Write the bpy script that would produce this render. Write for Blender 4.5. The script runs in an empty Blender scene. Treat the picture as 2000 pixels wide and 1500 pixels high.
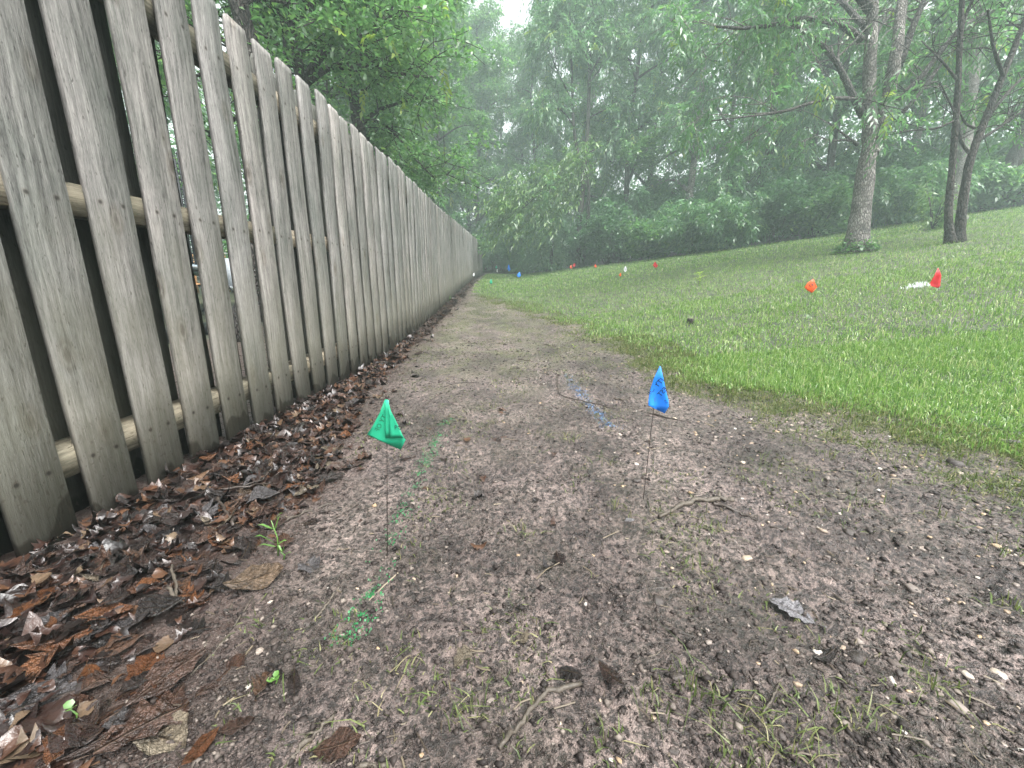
import bpy, bmesh, math, random
import numpy as np
from mathutils import Vector, Matrix

random.seed(7)
rng = np.random.default_rng(11)
SC = bpy.context.scene
COL = SC.collection
R = math.radians

# ------------------------------------------------------------------ camera
FPX, PITCH, CZ = 780.0, 0.2266, 0.69
cam_d = bpy.data.cameras.new('camera')
cam_d.sensor_fit = 'HORIZONTAL'
cam_d.sensor_width = 36.0
cam_d.lens = FPX / 2000 * 36
cam_d.clip_start = 0.02
cam_d.clip_end = 3000
cam = bpy.data.objects.new('camera', cam_d)
COL.objects.link(cam)
cam.location = (0, 0, CZ)
cam.rotation_euler = (math.pi / 2 - PITCH, 0, 0)
SC.camera = cam

# ------------------------------------------------------------------ sky, sun, exposure
SUN_EL, SUN_AZ = R(60), R(140)
world = bpy.data.worlds.new('World')
SC.world = world
world.use_nodes = True
wn, wl = world.node_tree.nodes, world.node_tree.links
wn.clear()
w_out = wn.new('ShaderNodeOutputWorld')
w_bg = wn.new('ShaderNodeBackground')
w_sky = wn.new('ShaderNodeTexSky')
w_sky.sky_type = 'NISHITA'
w_sky.sun_disc = False
w_sky.sun_elevation = SUN_EL
w_sky.sun_rotation = SUN_AZ
w_sky.air_density = 1.0
w_sky.dust_density = 6.0
w_sky.ozone_density = 1.0
w_hs = wn.new('ShaderNodeHueSaturation')      # rain cloud: nearly colourless
w_hs.inputs['Saturation'].default_value = 0.14
w_hs.inputs['Value'].default_value = 1.0
w_bg.inputs['Strength'].default_value = 0.15
wl.new(w_sky.outputs[0], w_hs.inputs['Color'])
wl.new(w_hs.outputs[0], w_bg.inputs['Color'])
wl.new(w_bg.outputs[0], w_out.inputs['Surface'])

sun_d = bpy.data.lights.new('sun', 'SUN')
sun_d.energy = 1.5
sun_d.angle = R(40)
sun_d.color = (1.0, 0.98, 0.95)
sun = bpy.data.objects.new('sun', sun_d)
COL.objects.link(sun)
sun.location = (0, 0, 30)
sd = Vector((math.sin(SUN_AZ) * math.cos(SUN_EL), math.cos(SUN_AZ) * math.cos(SUN_EL), math.sin(SUN_EL)))
sun.rotation_euler = sd.to_track_quat('Z', 'Y').to_euler()

SC.view_settings.view_transform = 'Standard'
SC.view_settings.look = 'None'
SC.view_settings.exposure = 1.85
SC.view_settings.gamma = 1.0
SC.view_settings.use_curve_mapping = False
SC.render.engine = 'CYCLES'
cy = SC.cycles
cy.max_bounces = 6
cy.diffuse_bounces = 3
cy.glossy_bounces = 2
cy.transmission_bounces = 3
cy.transparent_max_bounces = 4
cy.volume_bounces = 1
cy.caustics_reflective = False
cy.caustics_refractive = False
cy.use_denoising = True
cy.sample_clamp_indirect = 6.0

# ------------------------------------------------------------------ helpers
def ss(a, b, x):
    t = np.clip((x - a) / (b - a), 0, 1)
    return t * t * (3 - 2 * t)

def _hash(i, j, s):
    n = (i * 374761393 + j * 668265263 + s * 2147483647) & 0xffffffff
    n = ((n ^ (n >> 13)) * 1274126177) & 0xffffffff
    return ((n ^ (n >> 16)) & 0xffff) / 65535.0

def vnoise(x, y, s=0):
    x = np.asarray(x, float); y = np.asarray(y, float)
    i = np.floor(x).astype(np.int64); j = np.floor(y).astype(np.int64)
    u = x - i; v = y - j
    u = u * u * (3 - 2 * u); v = v * v * (3 - 2 * v)
    a = _hash(i, j, s); b = _hash(i + 1, j, s); c = _hash(i, j + 1, s); d = _hash(i + 1, j + 1, s)
    return (a * (1 - u) + b * u) * (1 - v) + (c * (1 - u) + d * u) * v * 1.0

SK = np.array([-3, 0, 1, 3, 4.4, 5.7, 7.6, 12.5, 19.3, 26.4, 60.])
ZK = np.array([-.05, 0, .025, .085, .15, .235, .365, .78, 1.33, 1.84, 3.6])
XK = np.array([-1.40, -1.313, -1.282, -1.222, -1.215, -1.265, -1.345, -1.53, -1.77, -1.86, -2.2])

def smooth_interp(v, k, z):
    return (np.interp(v - .5, k, z) + np.interp(v, k, z) * 2 + np.interp(v + .5, k, z)) / 4

def fence_x(s):
    return smooth_interp(s, SK, XK)

def G(x, y):
    x = np.asarray(x, float); y = np.asarray(y, float)
    a = smooth_interp(y, SK, ZK)
    L = np.maximum(x - .2, 0)
    L = np.minimum(np.sqrt(L * L + .25) - .5, 20)
    dip = .022 * (1 - ss(-1.25, -.75, x)) * (1 - ss(2.5, 5, y))
    return a + .155 * ss(0, 6, y) * L - dip

def fence_z(s):
    return smooth_interp(s, SK, ZK)

def H(x, y):
    """ground height with the mud's own relief"""
    x = np.asarray(x, float); y = np.asarray(y, float)
    near = (1 - ss(2.5, 6, y)) * (1 - ss(1.35, 1.9, np.abs(x + .1)) * .85)
    z = G(x, y) + .02 * (vnoise(x * 1.3, y * 1.3, 3) - .5)
    z = z + .016 * (vnoise(x * 6, y * 6, 5) - .5)
    n1 = vnoise(x * 22 + y * 3, y * 22, 8); n2 = vnoise(x * 55, y * 55 + x * 9, 9); n3 = vnoise(x * 110, y * 110, 10)
    wet = .35 + .65 * ss(.3, .7, vnoise(x * 2.1 + 5, y * 2.1, 31))
    z = z + near * wet * (.014 * (n1 - .5) + .014 * (np.abs(n2 - .5) * 2 - .5) + .009 * (n3 - .5))
    return z

def xd(y):   # edge of the closed lawn
    return np.interp(y, [0, 1.63, 2, 2.3, 2.85, 4.1, 4.7, 6.7, 8.2, 9.2, 10, 11, 12.5, 30],
                     [3.6, 2.22, 2.0, 1.66, 1.56, 1.45, 1.1, .85, .6, .2, -.5, -.92, -1.1, -1.6])

def xs(y):   # where the first blades appear in the mud
    return np.interp(y, [0, .6, 1.07, 1.44, 1.69, 2.05, 2.7, 3.6, 4.6, 6.2, 7.2, 8.0, 8.8, 12, 30],
                     [2.2, 1.75, 1.42, 1.28, 1.15, 1.0, .9, .75, .45, .25, -.1, -.6, -.95, -1.3, -1.8])

def lawn(x, y):
    a, b = xs(y), xd(y)
    j = .25 * (vnoise(x * 2.3, y * 2.3, 41) - .5) * np.minimum(y / 2, 1)
    return np.clip((x + j - a) / np.maximum(b - a, .12), 0, 1)

def xl(y):   # right edge of the leaf litter along the fence
    return np.interp(y, [0, .45, .8, 1.06, 1.3, 1.7, 2.5, 3.5, 5.4, 9, 16, 26],
                     [-.55, -.58, -.66, -.70, -.68, -.75, -.90, -.97, -1.07, -1.17, -1.43, -1.74])

cpi, spi = math.cos(PITCH), math.sin(PITCH)
def at(px, py, Y):
    """a point of the place that lies Y metres north of the camera's foot, read off the photograph"""
    u = (px - 1000) / FPX; v = (750 - py) / FPX
    d = (u, cpi + v * spi, -spi + v * cpi)
    k = Y / d[1]
    return Vector((d[0] * k, Y, CZ + d[2] * k))

def on_ground(px, py):
    u = (px - 1000) / FPX; v = (750 - py) / FPX
    d = (u, cpi + v * spi, -spi + v * cpi)
    ys = np.geomspace(.3, 40, 5000)
    z = CZ + d[2] / d[1] * ys - H(d[0] / d[1] * ys, ys)
    k = np.where(z < 0)[0]
    Y = ys[k[0]] if len(k) else 24.0
    x = d[0] / d[1] * Y
    return Vector((x, Y, float(H(x, Y))))

def tag(o, label=None, cat=None, group=None, kind=None):
    if label: o['label'] = label
    if cat: o['category'] = cat
    if group: o['group'] = group
    if kind: o['kind'] = kind
    return o

def link(name, me, mat=None, parent=None, loc=None, rot=None):
    o = bpy.data.objects.new(name, me)
    COL.objects.link(o)
    if mat is not None and me is not None and not me.materials:
        me.materials.append(mat)
    if parent: o.parent = parent
    if loc is not None: o.location = loc
    if rot is not None: o.rotation_euler = rot
    return o

def empty(name, loc=(0, 0, 0)):
    o = bpy.data.objects.new(name, None)
    o.empty_display_size = .1
    COL.objects.link(o)
    o.location = loc
    return o

def np_mesh(name, verts, faces, smooth=False):
    """verts (n,3); faces list of (m,k) int arrays of equal corner count"""
    me = bpy.data.meshes.new(name)
    verts = np.asarray(verts, np.float32)
    me.vertices.add(len(verts)); me.vertices.foreach_set('co', verts.ravel())
    if not isinstance(faces, list): faces = [faces]
    faces = [np.asarray(f, np.int32) for f in faces if len(f)]
    idx = np.concatenate([f.ravel() for f in faces])
    tot = np.concatenate([np.full(len(f), f.shape[1], np.int32) for f in faces])
    start = np.concatenate([[0], np.cumsum(tot)[:-1]]).astype(np.int32)
    me.loops.add(len(idx)); me.loops.foreach_set('vertex_index', idx)
    me.polygons.add(len(tot)); me.polygons.foreach_set('loop_start', start)
    if smooth: me.polygons.foreach_set('use_smooth', np.ones(len(tot), bool))
    me.update(calc_edges=True)
    return me

class MB:
    """collects pieces of one mesh"""
    def __init__(self): self.v = []; self.f = []; self.n = 0
    def add(self, v, f):
        v = np.asarray(v, float)
        self.v.append(v)
        fs = {}
        for q in f: fs.setdefault(len(q), []).append(q)
        for k in fs: self.f.append(np.asarray(fs[k], np.int32) + self.n)
        self.n += len(v)
        return self
    def box(self, a, b):
        (x0, y0, z0), (x1, y1, z1) = a, b
        v = [(x0, y0, z0), (x1, y0, z0), (x1, y1, z0), (x0, y1, z0), (x0, y0, z1), (x1, y0, z1), (x1, y1, z1), (x0, y1, z1)]
        return self.add(v, [(0, 3, 2, 1), (4, 5, 6, 7), (0, 1, 5, 4), (1, 2, 6, 5), (2, 3, 7, 6), (3, 0, 4, 7)])
    def tube(self, pts, rad, sides=8, rough=0.0, seed=0, cap=True):
        P = np.asarray([tuple(p) for p in pts], float); n = len(P)
        rad = np.asarray(rad, float) * np.ones(n)
        T = np.gradient(P, axis=0); T /= np.linalg.norm(T, axis=1, keepdims=True) + 1e-9
        ref = np.array([0.21, 1, .13]) if abs(T[0][1]) < .8 else np.array([1., .1, .2])
        U = np.cross(T, ref); U /= np.linalg.norm(U, axis=1, keepdims=True) + 1e-9
        W = np.cross(T, U)
        a = np.linspace(0, 2 * np.pi, sides, endpoint=False)
        r = rad[:, None] * np.ones((1, sides))
        if rough:
            s = np.arange(n)[:, None] * 1.7 + seed * 3.1
            r = r * (1 + rough * (vnoise(np.cos(a)[None] * 2 + 20 + s, np.sin(a)[None] * 2 + s * .3 + 9, seed) - .5) * 2)
        V = P[:, None] + r[..., None] * (np.cos(a)[None, :, None] * U[:, None] + np.sin(a)[None, :, None] * W[:, None])
        f = []
        for i in range(n - 1):
            for k in range(sides):
                k2 = (k + 1) % sides
                f.append((i * sides + k, i * sides + k2, (i + 1) * sides + k2, (i + 1) * sides + k))
        V = V.reshape(-1, 3)
        if cap:
            f.append(tuple(range(sides - 1, -1, -1))); f.append(tuple((n - 1) * sides + k for k in range(sides)))
        return self.add(V, f)
    def mesh(self, name, smooth=False):
        return np_mesh(name, np.concatenate(self.v), self.f, smooth)

def curve_pts(pts, n, wob=0.0, seed=0):
    """resample a polyline smoothly (Catmull-Rom) with n points"""
    P = np.asarray([tuple(p) for p in pts], float)
    if len(P) == 2: P = np.array([P[0], (P[0] + P[1]) / 2, P[1]])
    Q = np.vstack([2 * P[0] - P[1], P, 2 * P[-1] - P[-2]])
    t = np.linspace(0, len(P) - 1 - 1e-6, n); i = t.astype(int); u = (t - i)[:, None]
    a, b, c, d = Q[i], Q[i + 1], Q[i + 2], Q[i + 3]
    out = .5 * ((2 * b) + (c - a) * u + (2 * a - 5 * b + 4 * c - d) * u ** 2 + (3 * b - a - 3 * c + d) * u ** 3)
    if wob:
        g = np.random.default_rng(seed)
        w = g.normal(0, wob, out.shape); w[0] = 0
        out = out + w
    return out

# ------------------------------------------------------------------ materials
def mat(name, color=(.5, .5, .5), rough=.6, spec=.5):
    m = bpy.data.materials.new(name); m.use_nodes = True
    nt = m.node_tree; b = nt.nodes['Principled BSDF']
    b.inputs['Base Color'].default_value = (*color, 1)
    b.inputs['Roughness'].default_value = rough
    b.inputs['Specular IOR Level'].default_value = spec
    return m, nt.nodes, nt.links, b

def node(ns, kind, **kw):
    n = ns.new(kind)
    for k, v in kw.items():
        if k in n.inputs: n.inputs[k].default_value = v
        else: setattr(n, k, v)
    return n

def ramp(ns, stops):
    r = ns.new('ShaderNodeValToRGB'); e = r.color_ramp.elements
    while len(e) < len(stops): e.new(.5)
    for q, (p, c) in zip(e, stops):
        q.position = p; q.color = (*c, 1) if len(c) == 3 else c
    return r

def noise(ns, ls, vec, scale, detail=3, rough=.55):
    n = ns.new('ShaderNodeTexNoise')
    n.inputs['Scale'].default_value = scale; n.inputs['Detail'].default_value = detail; n.inputs['Roughness'].default_value = rough
    if vec is not None: ls.new(vec, n.inputs['Vector'])
    return n

def mapping(ns, ls, vec, scale):
    m = ns.new('ShaderNodeMapping'); m.inputs['Scale'].default_value = scale
    ls.new(vec, m.inputs['Vector']); return m.outputs[0]

def mix(ns, ls, fac, a, b, mode='MIX'):
    m = ns.new('ShaderNodeMix'); m.data_type = 'RGBA'; m.blend_type = mode
    for s, v in ((m.inputs[0], fac), (m.inputs[6], a), (m.inputs[7], b)):
        if hasattr(v, 'is_output'): ls.new(v, s)
        elif isinstance(v, tuple): s.default_value = (*v, 1)
        else: s.default_value = v
    return m.outputs[2]

def bump(ns, ls, b, h, strength=.3, dist=.01):
    n = ns.new('ShaderNodeBump'); n.inputs['Strength'].default_value = strength; n.inputs['Distance'].default_value = dist
    ls.new(h, n.inputs['Height']); ls.new(n.outputs[0], b.inputs['Normal']); return n

def math_n(ns, ls, op, a, b=0.0, clamp=False):
    n = ns.new('ShaderNodeMath'); n.operation = op; n.use_clamp = clamp
    for s, v in zip(n.inputs, (a, b)):
        if hasattr(v, 'is_output'): ls.new(v, s)
        else: s.default_value = v
    return n.outputs[0]

def wood_mat(name, lo, hi, stain=None, gscale=1.0):
    m, ns, ls, b = mat(name, rough=.68, spec=.35)
    tc = ns.new('ShaderNodeTexCoord'); oi = ns.new('ShaderNodeObjectInfo')
    add = ns.new('ShaderNodeVectorMath'); add.operation = 'ADD'
    sc = ns.new('ShaderNodeVectorMath'); sc.operation = 'SCALE'; sc.inputs[3].default_value = 37.0
    cmb = ns.new('ShaderNodeCombineXYZ')
    ls.new(oi.outputs['Random'], cmb.inputs[0]); ls.new(oi.outputs['Random'], cmb.inputs[1]); ls.new(oi.outputs['Random'], cmb.inputs[2])
    ls.new(cmb.outputs[0], sc.inputs[0])
    ls.new(tc.outputs['Object'], add.inputs[0]); ls.new(sc.outputs[0], add.inputs[1])
    v = add.outputs[0]
    # grain runs along local Z; cathedral figure from a warped wave
    warp = noise(ns, ls, mapping(ns, ls, v, (9, 9, 1.6)), 1.0, 2)
    vm = ns.new('ShaderNodeVectorMath'); vm.operation = 'ADD'
    w3 = ns.new('ShaderNodeVectorMath'); w3.operation = 'SCALE'; w3.inputs[3].default_value = .05
    ls.new(warp.outputs['Color'], w3.inputs[0]); ls.new(v, vm.inputs[0]); ls.new(w3.outputs[0], vm.inputs[1])
    g1 = noise(ns, ls, mapping(ns, ls, vm.outputs[0], (70, 70, 2.2)), gscale, 4, .65)
    g2 = noise(ns, ls, mapping(ns, ls, v, (240, 240, 22)), gscale, 4, .8)
    blo = noise(ns, ls, mapping(ns, ls, v, (6, 6, 2.5)), 1.0, 3)
    gr = math_n(ns, ls, 'ADD', math_n(ns, ls, 'MULTIPLY', g1.outputs[0], .5), math_n(ns, ls, 'MULTIPLY', g2.outputs[0], .5))
    r = ramp(ns, [(.34, lo), (.5, tuple((x + y) / 2 for x, y in zip(lo, hi))), (.66, hi)])
    ls.new(gr, r.inputs[0])
    col = r.outputs[0]
    # board to board and blotch variation
    rv = ramp(ns, [(0, (.70, .72, .70)), (.3, (.98, .98, .96)), (.6, (.86, .84, .81)), (1, (1.2, 1.15, 1.1))]); ls.new(oi.outputs['Random'], rv.inputs[0])
    col = mix(ns, ls, .8, col, rv.outputs[0], 'MULTIPLY')
    rb = ramp(ns, [(.32, (.5, .53, .48)), (.62, (1.12, 1.07, 1.04))]); ls.new(blo.outputs[0], rb.inputs[0])
    col = mix(ns, ls, .75, col, rb.outputs[0], 'MULTIPLY')
    # knots
    vo = ns.new('ShaderNodeTexVoronoi'); vo.inputs['Scale'].default_value = 1.0
    ls.new(mapping(ns, ls, v, (7.0, 7.0, 3.2)), vo.inputs['Vector'])
    kr = ramp(ns, [(0, (.2, .16, .13)), (.06, (.45, .40, .35)), (.10, (.95, .92, .88)), (.13, (.68, .64, .6)), (.2, (1, 1, 1))]); ls.new(vo.outputs['Distance'], kr.inputs[0])
    col = mix(ns, ls, .85, col, kr.outputs[0], 'MULTIPLY')
    # dark pits and nail stains
    pit = noise(ns, ls, mapping(ns, ls, v, (150, 150, 45)), 1.0, 1)
    pr = ramp(ns, [(.26, (.28, .26, .24)), (.33, (1, 1, 1))]); ls.new(pit.outputs[0], pr.inputs[0])
    col = mix(ns, ls, .7, col, pr.outputs[0], 'MULTIPLY')
    if stain:
        sx = ns.new('ShaderNodeSeparateXYZ'); ls.new(tc.outputs['Object'], sx.inputs[0])
        nz = noise(ns, ls, mapping(ns, ls, v, (10, 10, 4)), 1.0, 4)
        h = math_n(ns, ls, 'ADD', sx.outputs[2], math_n(ns, ls, 'MULTIPLY', math_n(ns, ls, 'SUBTRACT', nz.outputs[0], .5), 1.1))
        fr = ramp(ns, [(.12, (1, 1, 1)), (.95, (0, 0, 0))]); ls.new(h, fr.inputs[0])
        col = mix(ns, ls, math_n(ns, ls, 'MULTIPLY', fr.outputs[0], .62), col, stain)
        # rusty nail heads over the rails
        ayn = math_n(ns, ls, 'SUBTRACT', math_n(ns, ls, 'ABSOLUTE', sx.outputs[1]), .036)
        jit = math_n(ns, ls, 'MULTIPLY', math_n(ns, ls, 'SUBTRACT', oi.outputs['Random'], .5), .03)
        for zr_ in (.175, .92, 1.62):
            dz_ = math_n(ns, ls, 'SUBTRACT', sx.outputs[2], math_n(ns, ls, 'ADD', jit, zr_))
            dn = math_n(ns, ls, 'SQRT', math_n(ns, ls, 'ADD', math_n(ns, ls, 'MULTIPLY', ayn, ayn), math_n(ns, ls, 'MULTIPLY', dz_, dz_)))
            nr = ramp(ns, [(.0035, (.10, .075, .06)), (.006, (.75, .7, .66)), (.012, (1, 1, 1))]); ls.new(dn, nr.inputs[0])
            col = mix(ns, ls, .9, col, nr.outputs[0], 'MULTIPLY')
        # rain soaked patch at the foot
        h2 = math_n(ns, ls, 'ADD', sx.outputs[2], math_n(ns, ls, 'MULTIPLY', math_n(ns, ls, 'SUBTRACT', warp.outputs[0], .5), .5))
        f2 = ramp(ns, [(.035, (.42, .40, .36)), (.05, (1, 1, 1))]); ls.new(h2, f2.inputs[0])
        col = mix(ns, ls, 1.0, col, f2.outputs[0], 'MULTIPLY')
        # mud spatter
        sp = noise(ns, ls, mapping(ns, ls, v, (85, 85, 60)), 1.0, 1)
        spm = ramp(ns, [(.64, (0, 0, 0)), (.70, (1, 1, 1))]); ls.new(sp.outputs[0], spm.inputs[0])
        f3 = ramp(ns, [(.1, (1, 1, 1)), (.5, (0, 0, 0))]); ls.new(h, f3.inputs[0])
        col = mix(ns, ls, math_n(ns, ls, 'MULTIPLY', spm.outputs[0], math_n(ns, ls, 'MULTIPLY', f3.outputs[0], .6)), col, (.08, .065, .05))
    ls.new(col, b.inputs['Base Color'])
    bump(ns, ls, b, math_n(ns, ls, 'ADD', gr, math_n(ns, ls, 'MULTIPLY', pr.outputs[0], .25)), .75, .006)
    return m

M = {}
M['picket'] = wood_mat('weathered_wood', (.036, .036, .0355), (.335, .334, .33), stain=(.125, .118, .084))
M['picket_shade_tint'] = wood_mat('shade_tinted_wood', (.025, .027, .024), (.13, .135, .12), stain=(.08, .08, .055))  # rear boards: the shade in the fence gaps is painted into this darker wood
M['rail'] = wood_mat('rail_wood', (.05, .044, .032), (.30, .27, .205), gscale=1.0)
M['board_dark'] = wood_mat('dark_board', (.05, .045, .04), (.12, .10, .09))
M['board_cedar'] = wood_mat('cedar_board', (.42, .22, .10), (.70, .42, .22))

def soil_mat():
    m, ns, ls, b = mat('wet_soil', rough=.5, spec=.75)
    tc = ns.new('ShaderNodeTexCoord'); v = tc.outputs['Object']
    n1 = noise(ns, ls, v, 2.4, 5, .6); n2 = noise(ns, ls, v, 30, 4, .65); n3 = noise(ns, ls, v, 75, 4, .75); n4 = noise(ns, ls, v, 420, 2, .6)
    r1 = ramp(ns, [(.34, (.060, .046, .042)), (.5, (.150, .119, .110)), (.66, (.265, .215, .202))]); ls.new(n1.outputs[0], r1.inputs[0])
    r2 = ramp(ns, [(.34, (.30, .29, .28)), (.5, (.85, .84, .83)), (.66, (1.5, 1.45, 1.4))]); ls.new(n2.outputs[0], r2.inputs[0])
    r4 = ramp(ns, [(.3, (.45, .44, .43)), (.7, (1.5, 1.47, 1.42))]); ls.new(n4.outputs[0], r4.inputs[0])
    col = mix(ns, ls, .8, r1.outputs[0], r2.outputs[0], 'MULTIPLY')
    col = mix(ns, ls, .8, col, r4.outputs[0], 'MULTIPLY')
    # wet organic specks, plus the shadow in pits painted into the colour
    r3 = ramp(ns, [(.45, (1, 1, 1)), (.53, (0, 0, 0))]); ls.new(n3.outputs[0], r3.inputs[0])
    col = mix(ns, ls, math_n(ns, ls, 'MULTIPLY', r3.outputs[0], .85), col, (.011, .009, .008))
    at_ = ns.new('ShaderNodeAttribute'); at_.attribute_name = 'lawn'
    sx = ns.new('ShaderNodeSeparateColor'); ls.new(at_.outputs['Color'], sx.inputs[0])
    ng = noise(ns, ls, v, 45, 3)
    rg = ramp(ns, [(.3, (.012, .015, .007)), (.55, (.028, .045, .013)), (.75, (.06, .075, .028))]); ls.new(ng.outputs[0], rg.inputs[0])
    col = mix(ns, ls, math_n(ns, ls, 'MULTIPLY', sx.outputs[0], .92), col, rg.outputs[0])
    # thin moss and algae on the bare path
    nm = noise(ns, ls, v, 3.2, 6, .7); mm = ramp(ns, [(.46, (0, 0, 0)), (.62, (1, 1, 1))]); ls.new(nm.outputs[0], mm.inputs[0])
    col = mix(ns, ls, math_n(ns, ls, 'MULTIPLY', math_n(ns, ls, 'MULTIPLY', mm.outputs[0], sx.outputs[1]), .6), col, (.10, .105, .05))
    # litter stained soil
    col = mix(ns, ls, math_n(ns, ls, 'MULTIPLY', sx.outputs[2], .75), col, (.045, .025, .018))
    ls.new(col, b.inputs['Base Color'])
    rr = ramp(ns, [(.35, (.20, .20, .20)), (.62, (.52, .52, .52))]); ls.new(n2.outputs[0], rr.inputs[0])
    ls.new(math_n(ns, ls, 'ADD', rr.outputs[0], math_n(ns, ls, 'MULTIPLY', sx.outputs[0], .3), True), b.inputs['Roughness'])
    hgt = math_n(ns, ls, 'ADD', math_n(ns, ls, 'MULTIPLY', n3.outputs[0], 1.0), math_n(ns, ls, 'MULTIPLY', n4.outputs[0], .3))
    bump(ns, ls, b, hgt, 1.0, .018)
    return m
M['soil'] = soil_mat()

def island_mat(name, stops, rough=.5, spec=.5, bscale=None, bstr=.4, bdist=.003, trans=0.0, streak=None, veins=False):
    """colour picked per loose piece (leaf, stone, blade)"""
    m, ns, ls, b = mat(name, rough=rough, spec=spec)
    ge = ns.new('ShaderNodeNewGeometry'); r = ramp(ns, stops); r.color_ramp.interpolation = 'LINEAR'
    oi = ns.new('ShaderNodeObjectInfo')
    f = math_n(ns, ls, 'FRACT', math_n(ns, ls, 'ADD', ge.outputs['Random Per Island'], oi.outputs['Random']))
    ls.new(f, r.inputs[0]); col = r.outputs[0]
    tc = ns.new('ShaderNodeTexCoord')
    if streak:
        n = noise(ns, ls, tc.outputs['Object'], streak, 3)
        rs = ramp(ns, [(.3, (.5, .5, .5)), (.7, (1.25, 1.25, 1.25))]); ls.new(n.outputs[0], rs.inputs[0])
        col = mix(ns, ls, .8, col, rs.outputs[0], 'MULTIPLY')
    if veins:
        sx = ns.new('ShaderNodeSeparateXYZ'); ls.new(tc.outputs['Object'], sx.inputs[0])
        ay = math_n(ns, ls, 'ABSOLUTE', sx.outputs[1])
        ph = math_n(ns, ls, 'MULTIPLY', math_n(ns, ls, 'SUBTRACT', sx.outputs[0], math_n(ns, ls, 'MULTIPLY', ay, 1.1)), 9.0)
        tri = math_n(ns, ls, 'ABSOLUTE', math_n(ns, ls, 'SUBTRACT', math_n(ns, ls, 'FRACT', ph), .5))
        vr = ramp(ns, [(.0, (1, 1, 1)), (.07, (0, 0, 0))]); ls.new(tri, vr.inputs[0])
        mr = ramp(ns, [(.0, (1, 1, 1)), (.022, (0, 0, 0))]); ls.new(ay, mr.inputs[0])
        rib = math_n(ns, ls, 'MAXIMUM', vr.outputs[0], mr.outputs[0])
        mo = noise(ns, ls, tc.outputs['Object'], 5, 5, .7); rm = ramp(ns, [(.33, (.35, .33, .32)), (.6, (1.25, 1.2, 1.15))]); ls.new(mo.outputs[0], rm.inputs[0])
        col = mix(ns, ls, .9, col, rm.outputs[0], 'MULTIPLY')
        col = mix(ns, ls, math_n(ns, ls, 'MULTIPLY', rib, .35), col, (.13, .085, .05))
        cr = noise(ns, ls, tc.outputs['Object'], 7, 4, .6)
        hh_ = math_n(ns, ls, 'ADD', math_n(ns, ls, 'MULTIPLY', rib, .35), math_n(ns, ls, 'MULTIPLY', cr.outputs[0], 1.4))
        bump(ns, ls, b, hh_, .8, .05)
        rgh = ramp(ns, [(.3, (rough - .06,) * 3), (.7, (rough + .22,) * 3)]); ls.new(mo.outputs[0], rgh.inputs[0]); ls.new(rgh.outputs[0], b.inputs['Roughness'])
        bscale = None
    ls.new(col, b.inputs['Base Color'])
    if bscale:
        n = noise(ns, ls, tc.outputs['Object'], bscale, 3); bump(ns, ls, b, n.outputs[0], bstr, bdist)
    if trans:
        t = ns.new('ShaderNodeBsdfTranslucent'); mx = ns.new('ShaderNodeMixShader'); mx.inputs[0].default_value = trans
        br = mix(ns, ls, 1.0, col, (1.45, 1.6, 1.1), 'MULTIPLY'); ls.new(br, t.inputs['Color'])
        out = ns['Material Output']
        ls.new(b.outputs[0], mx.inputs[1]); ls.new(t.outputs[0], mx.inputs[2]); ls.new(mx.outputs[0], out.inputs['Surface'])
    return m

M['grass'] = island_mat('grass_blade', [(0, (.060, .135, .030)), (.35, (.112, .215, .046)), (.65, (.172, .28, .07)), (.88, (.25, .345, .115)), (1, (.42, .42, .24))], .36, .6, trans=.35)
M['tuft'] = island_mat('tuft_blade', [(0, (.045, .065, .022)), (.45, (.085, .12, .035)), (.75, (.14, .165, .06)), (1, (.24, .21, .12))], .45, .4, trans=.3)
M['litter'] = island_mat('wet_dead_leaf', [(0, (.008, .0055, .005)), (.35, (.017, .0095, .008)), (.6, (.030, .015, .011)), (.8, (.048, .023, .014)), (.93, (.078, .038, .02)), (1, (.10, .075, .05))], .33, .6, bscale=120, bstr=.5, bdist=.004, streak=60)
M['litter_leaf'] = island_mat('wet_veined_leaf', [(0, (.008, .0055, .005)), (.35, (.017, .0095, .008)), (.6, (.030, .015, .011)), (.8, (.048, .023, .014)), (.93, (.078, .038, .02)), (1, (.10, .075, .05))], .26, .7, bscale=22, bstr=.25, bdist=.002, streak=9, veins=True)
M['leaf_pale'] = island_mat('pale_dead_leaf', [(0, (.12, .10, .072)), (1, (.18, .155, .115))], .35, .5, bscale=22, bstr=.25, streak=60, veins=True)
M['leaf_grey'] = island_mat('silvery_leaf', [(0, (.055, .052, .055)), (1, (.085, .082, .088))], .34, .7, bscale=22, bstr=.25, streak=50, veins=True)
M['leaf_silver'] = island_mat('pale_silver_leaf', [(0, (.20, .20, .22)), (1, (.28, .28, .30))], .3, .6, streak=50, veins=True)
M['leaf_orange'] = island_mat('orange_dead_leaf', [(0, (.085, .032, .012)), (1, (.14, .058, .022))], .27, .5, bscale=22, bstr=.25, streak=50, veins=True)
M['stone'] = island_mat('pebble', [(0, (.030, .024, .021)), (.35, (.06, .048, .042)), (.55, (.11, .088, .076)), (.72, (.22, .185, .16)), (.86, (.30, .21, .125)), (1, (.42, .40, .37))], .45, .5, bscale=90, streak=70)
M['crumb'] = island_mat('soil_crumb', [(0, (.012, .009, .008)), (.55, (.030, .023, .020)), (.85, (.06, .048, .042)), (1, (.16, .135, .115))], .7, .3)
M['straw'] = island_mat('straw', [(0, (.02, .016, .012)), (.6, (.05, .038, .027)), (.9, (.10, .08, .052)), (1, (.17, .14, .095))], .5, .4)
M['twig_dark'] = island_mat('dark_twig', [(0, (.035, .027, .022)), (1, (.06, .045, .035))], .5, .5, bscale=120, bstr=.8, streak=120)
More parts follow.
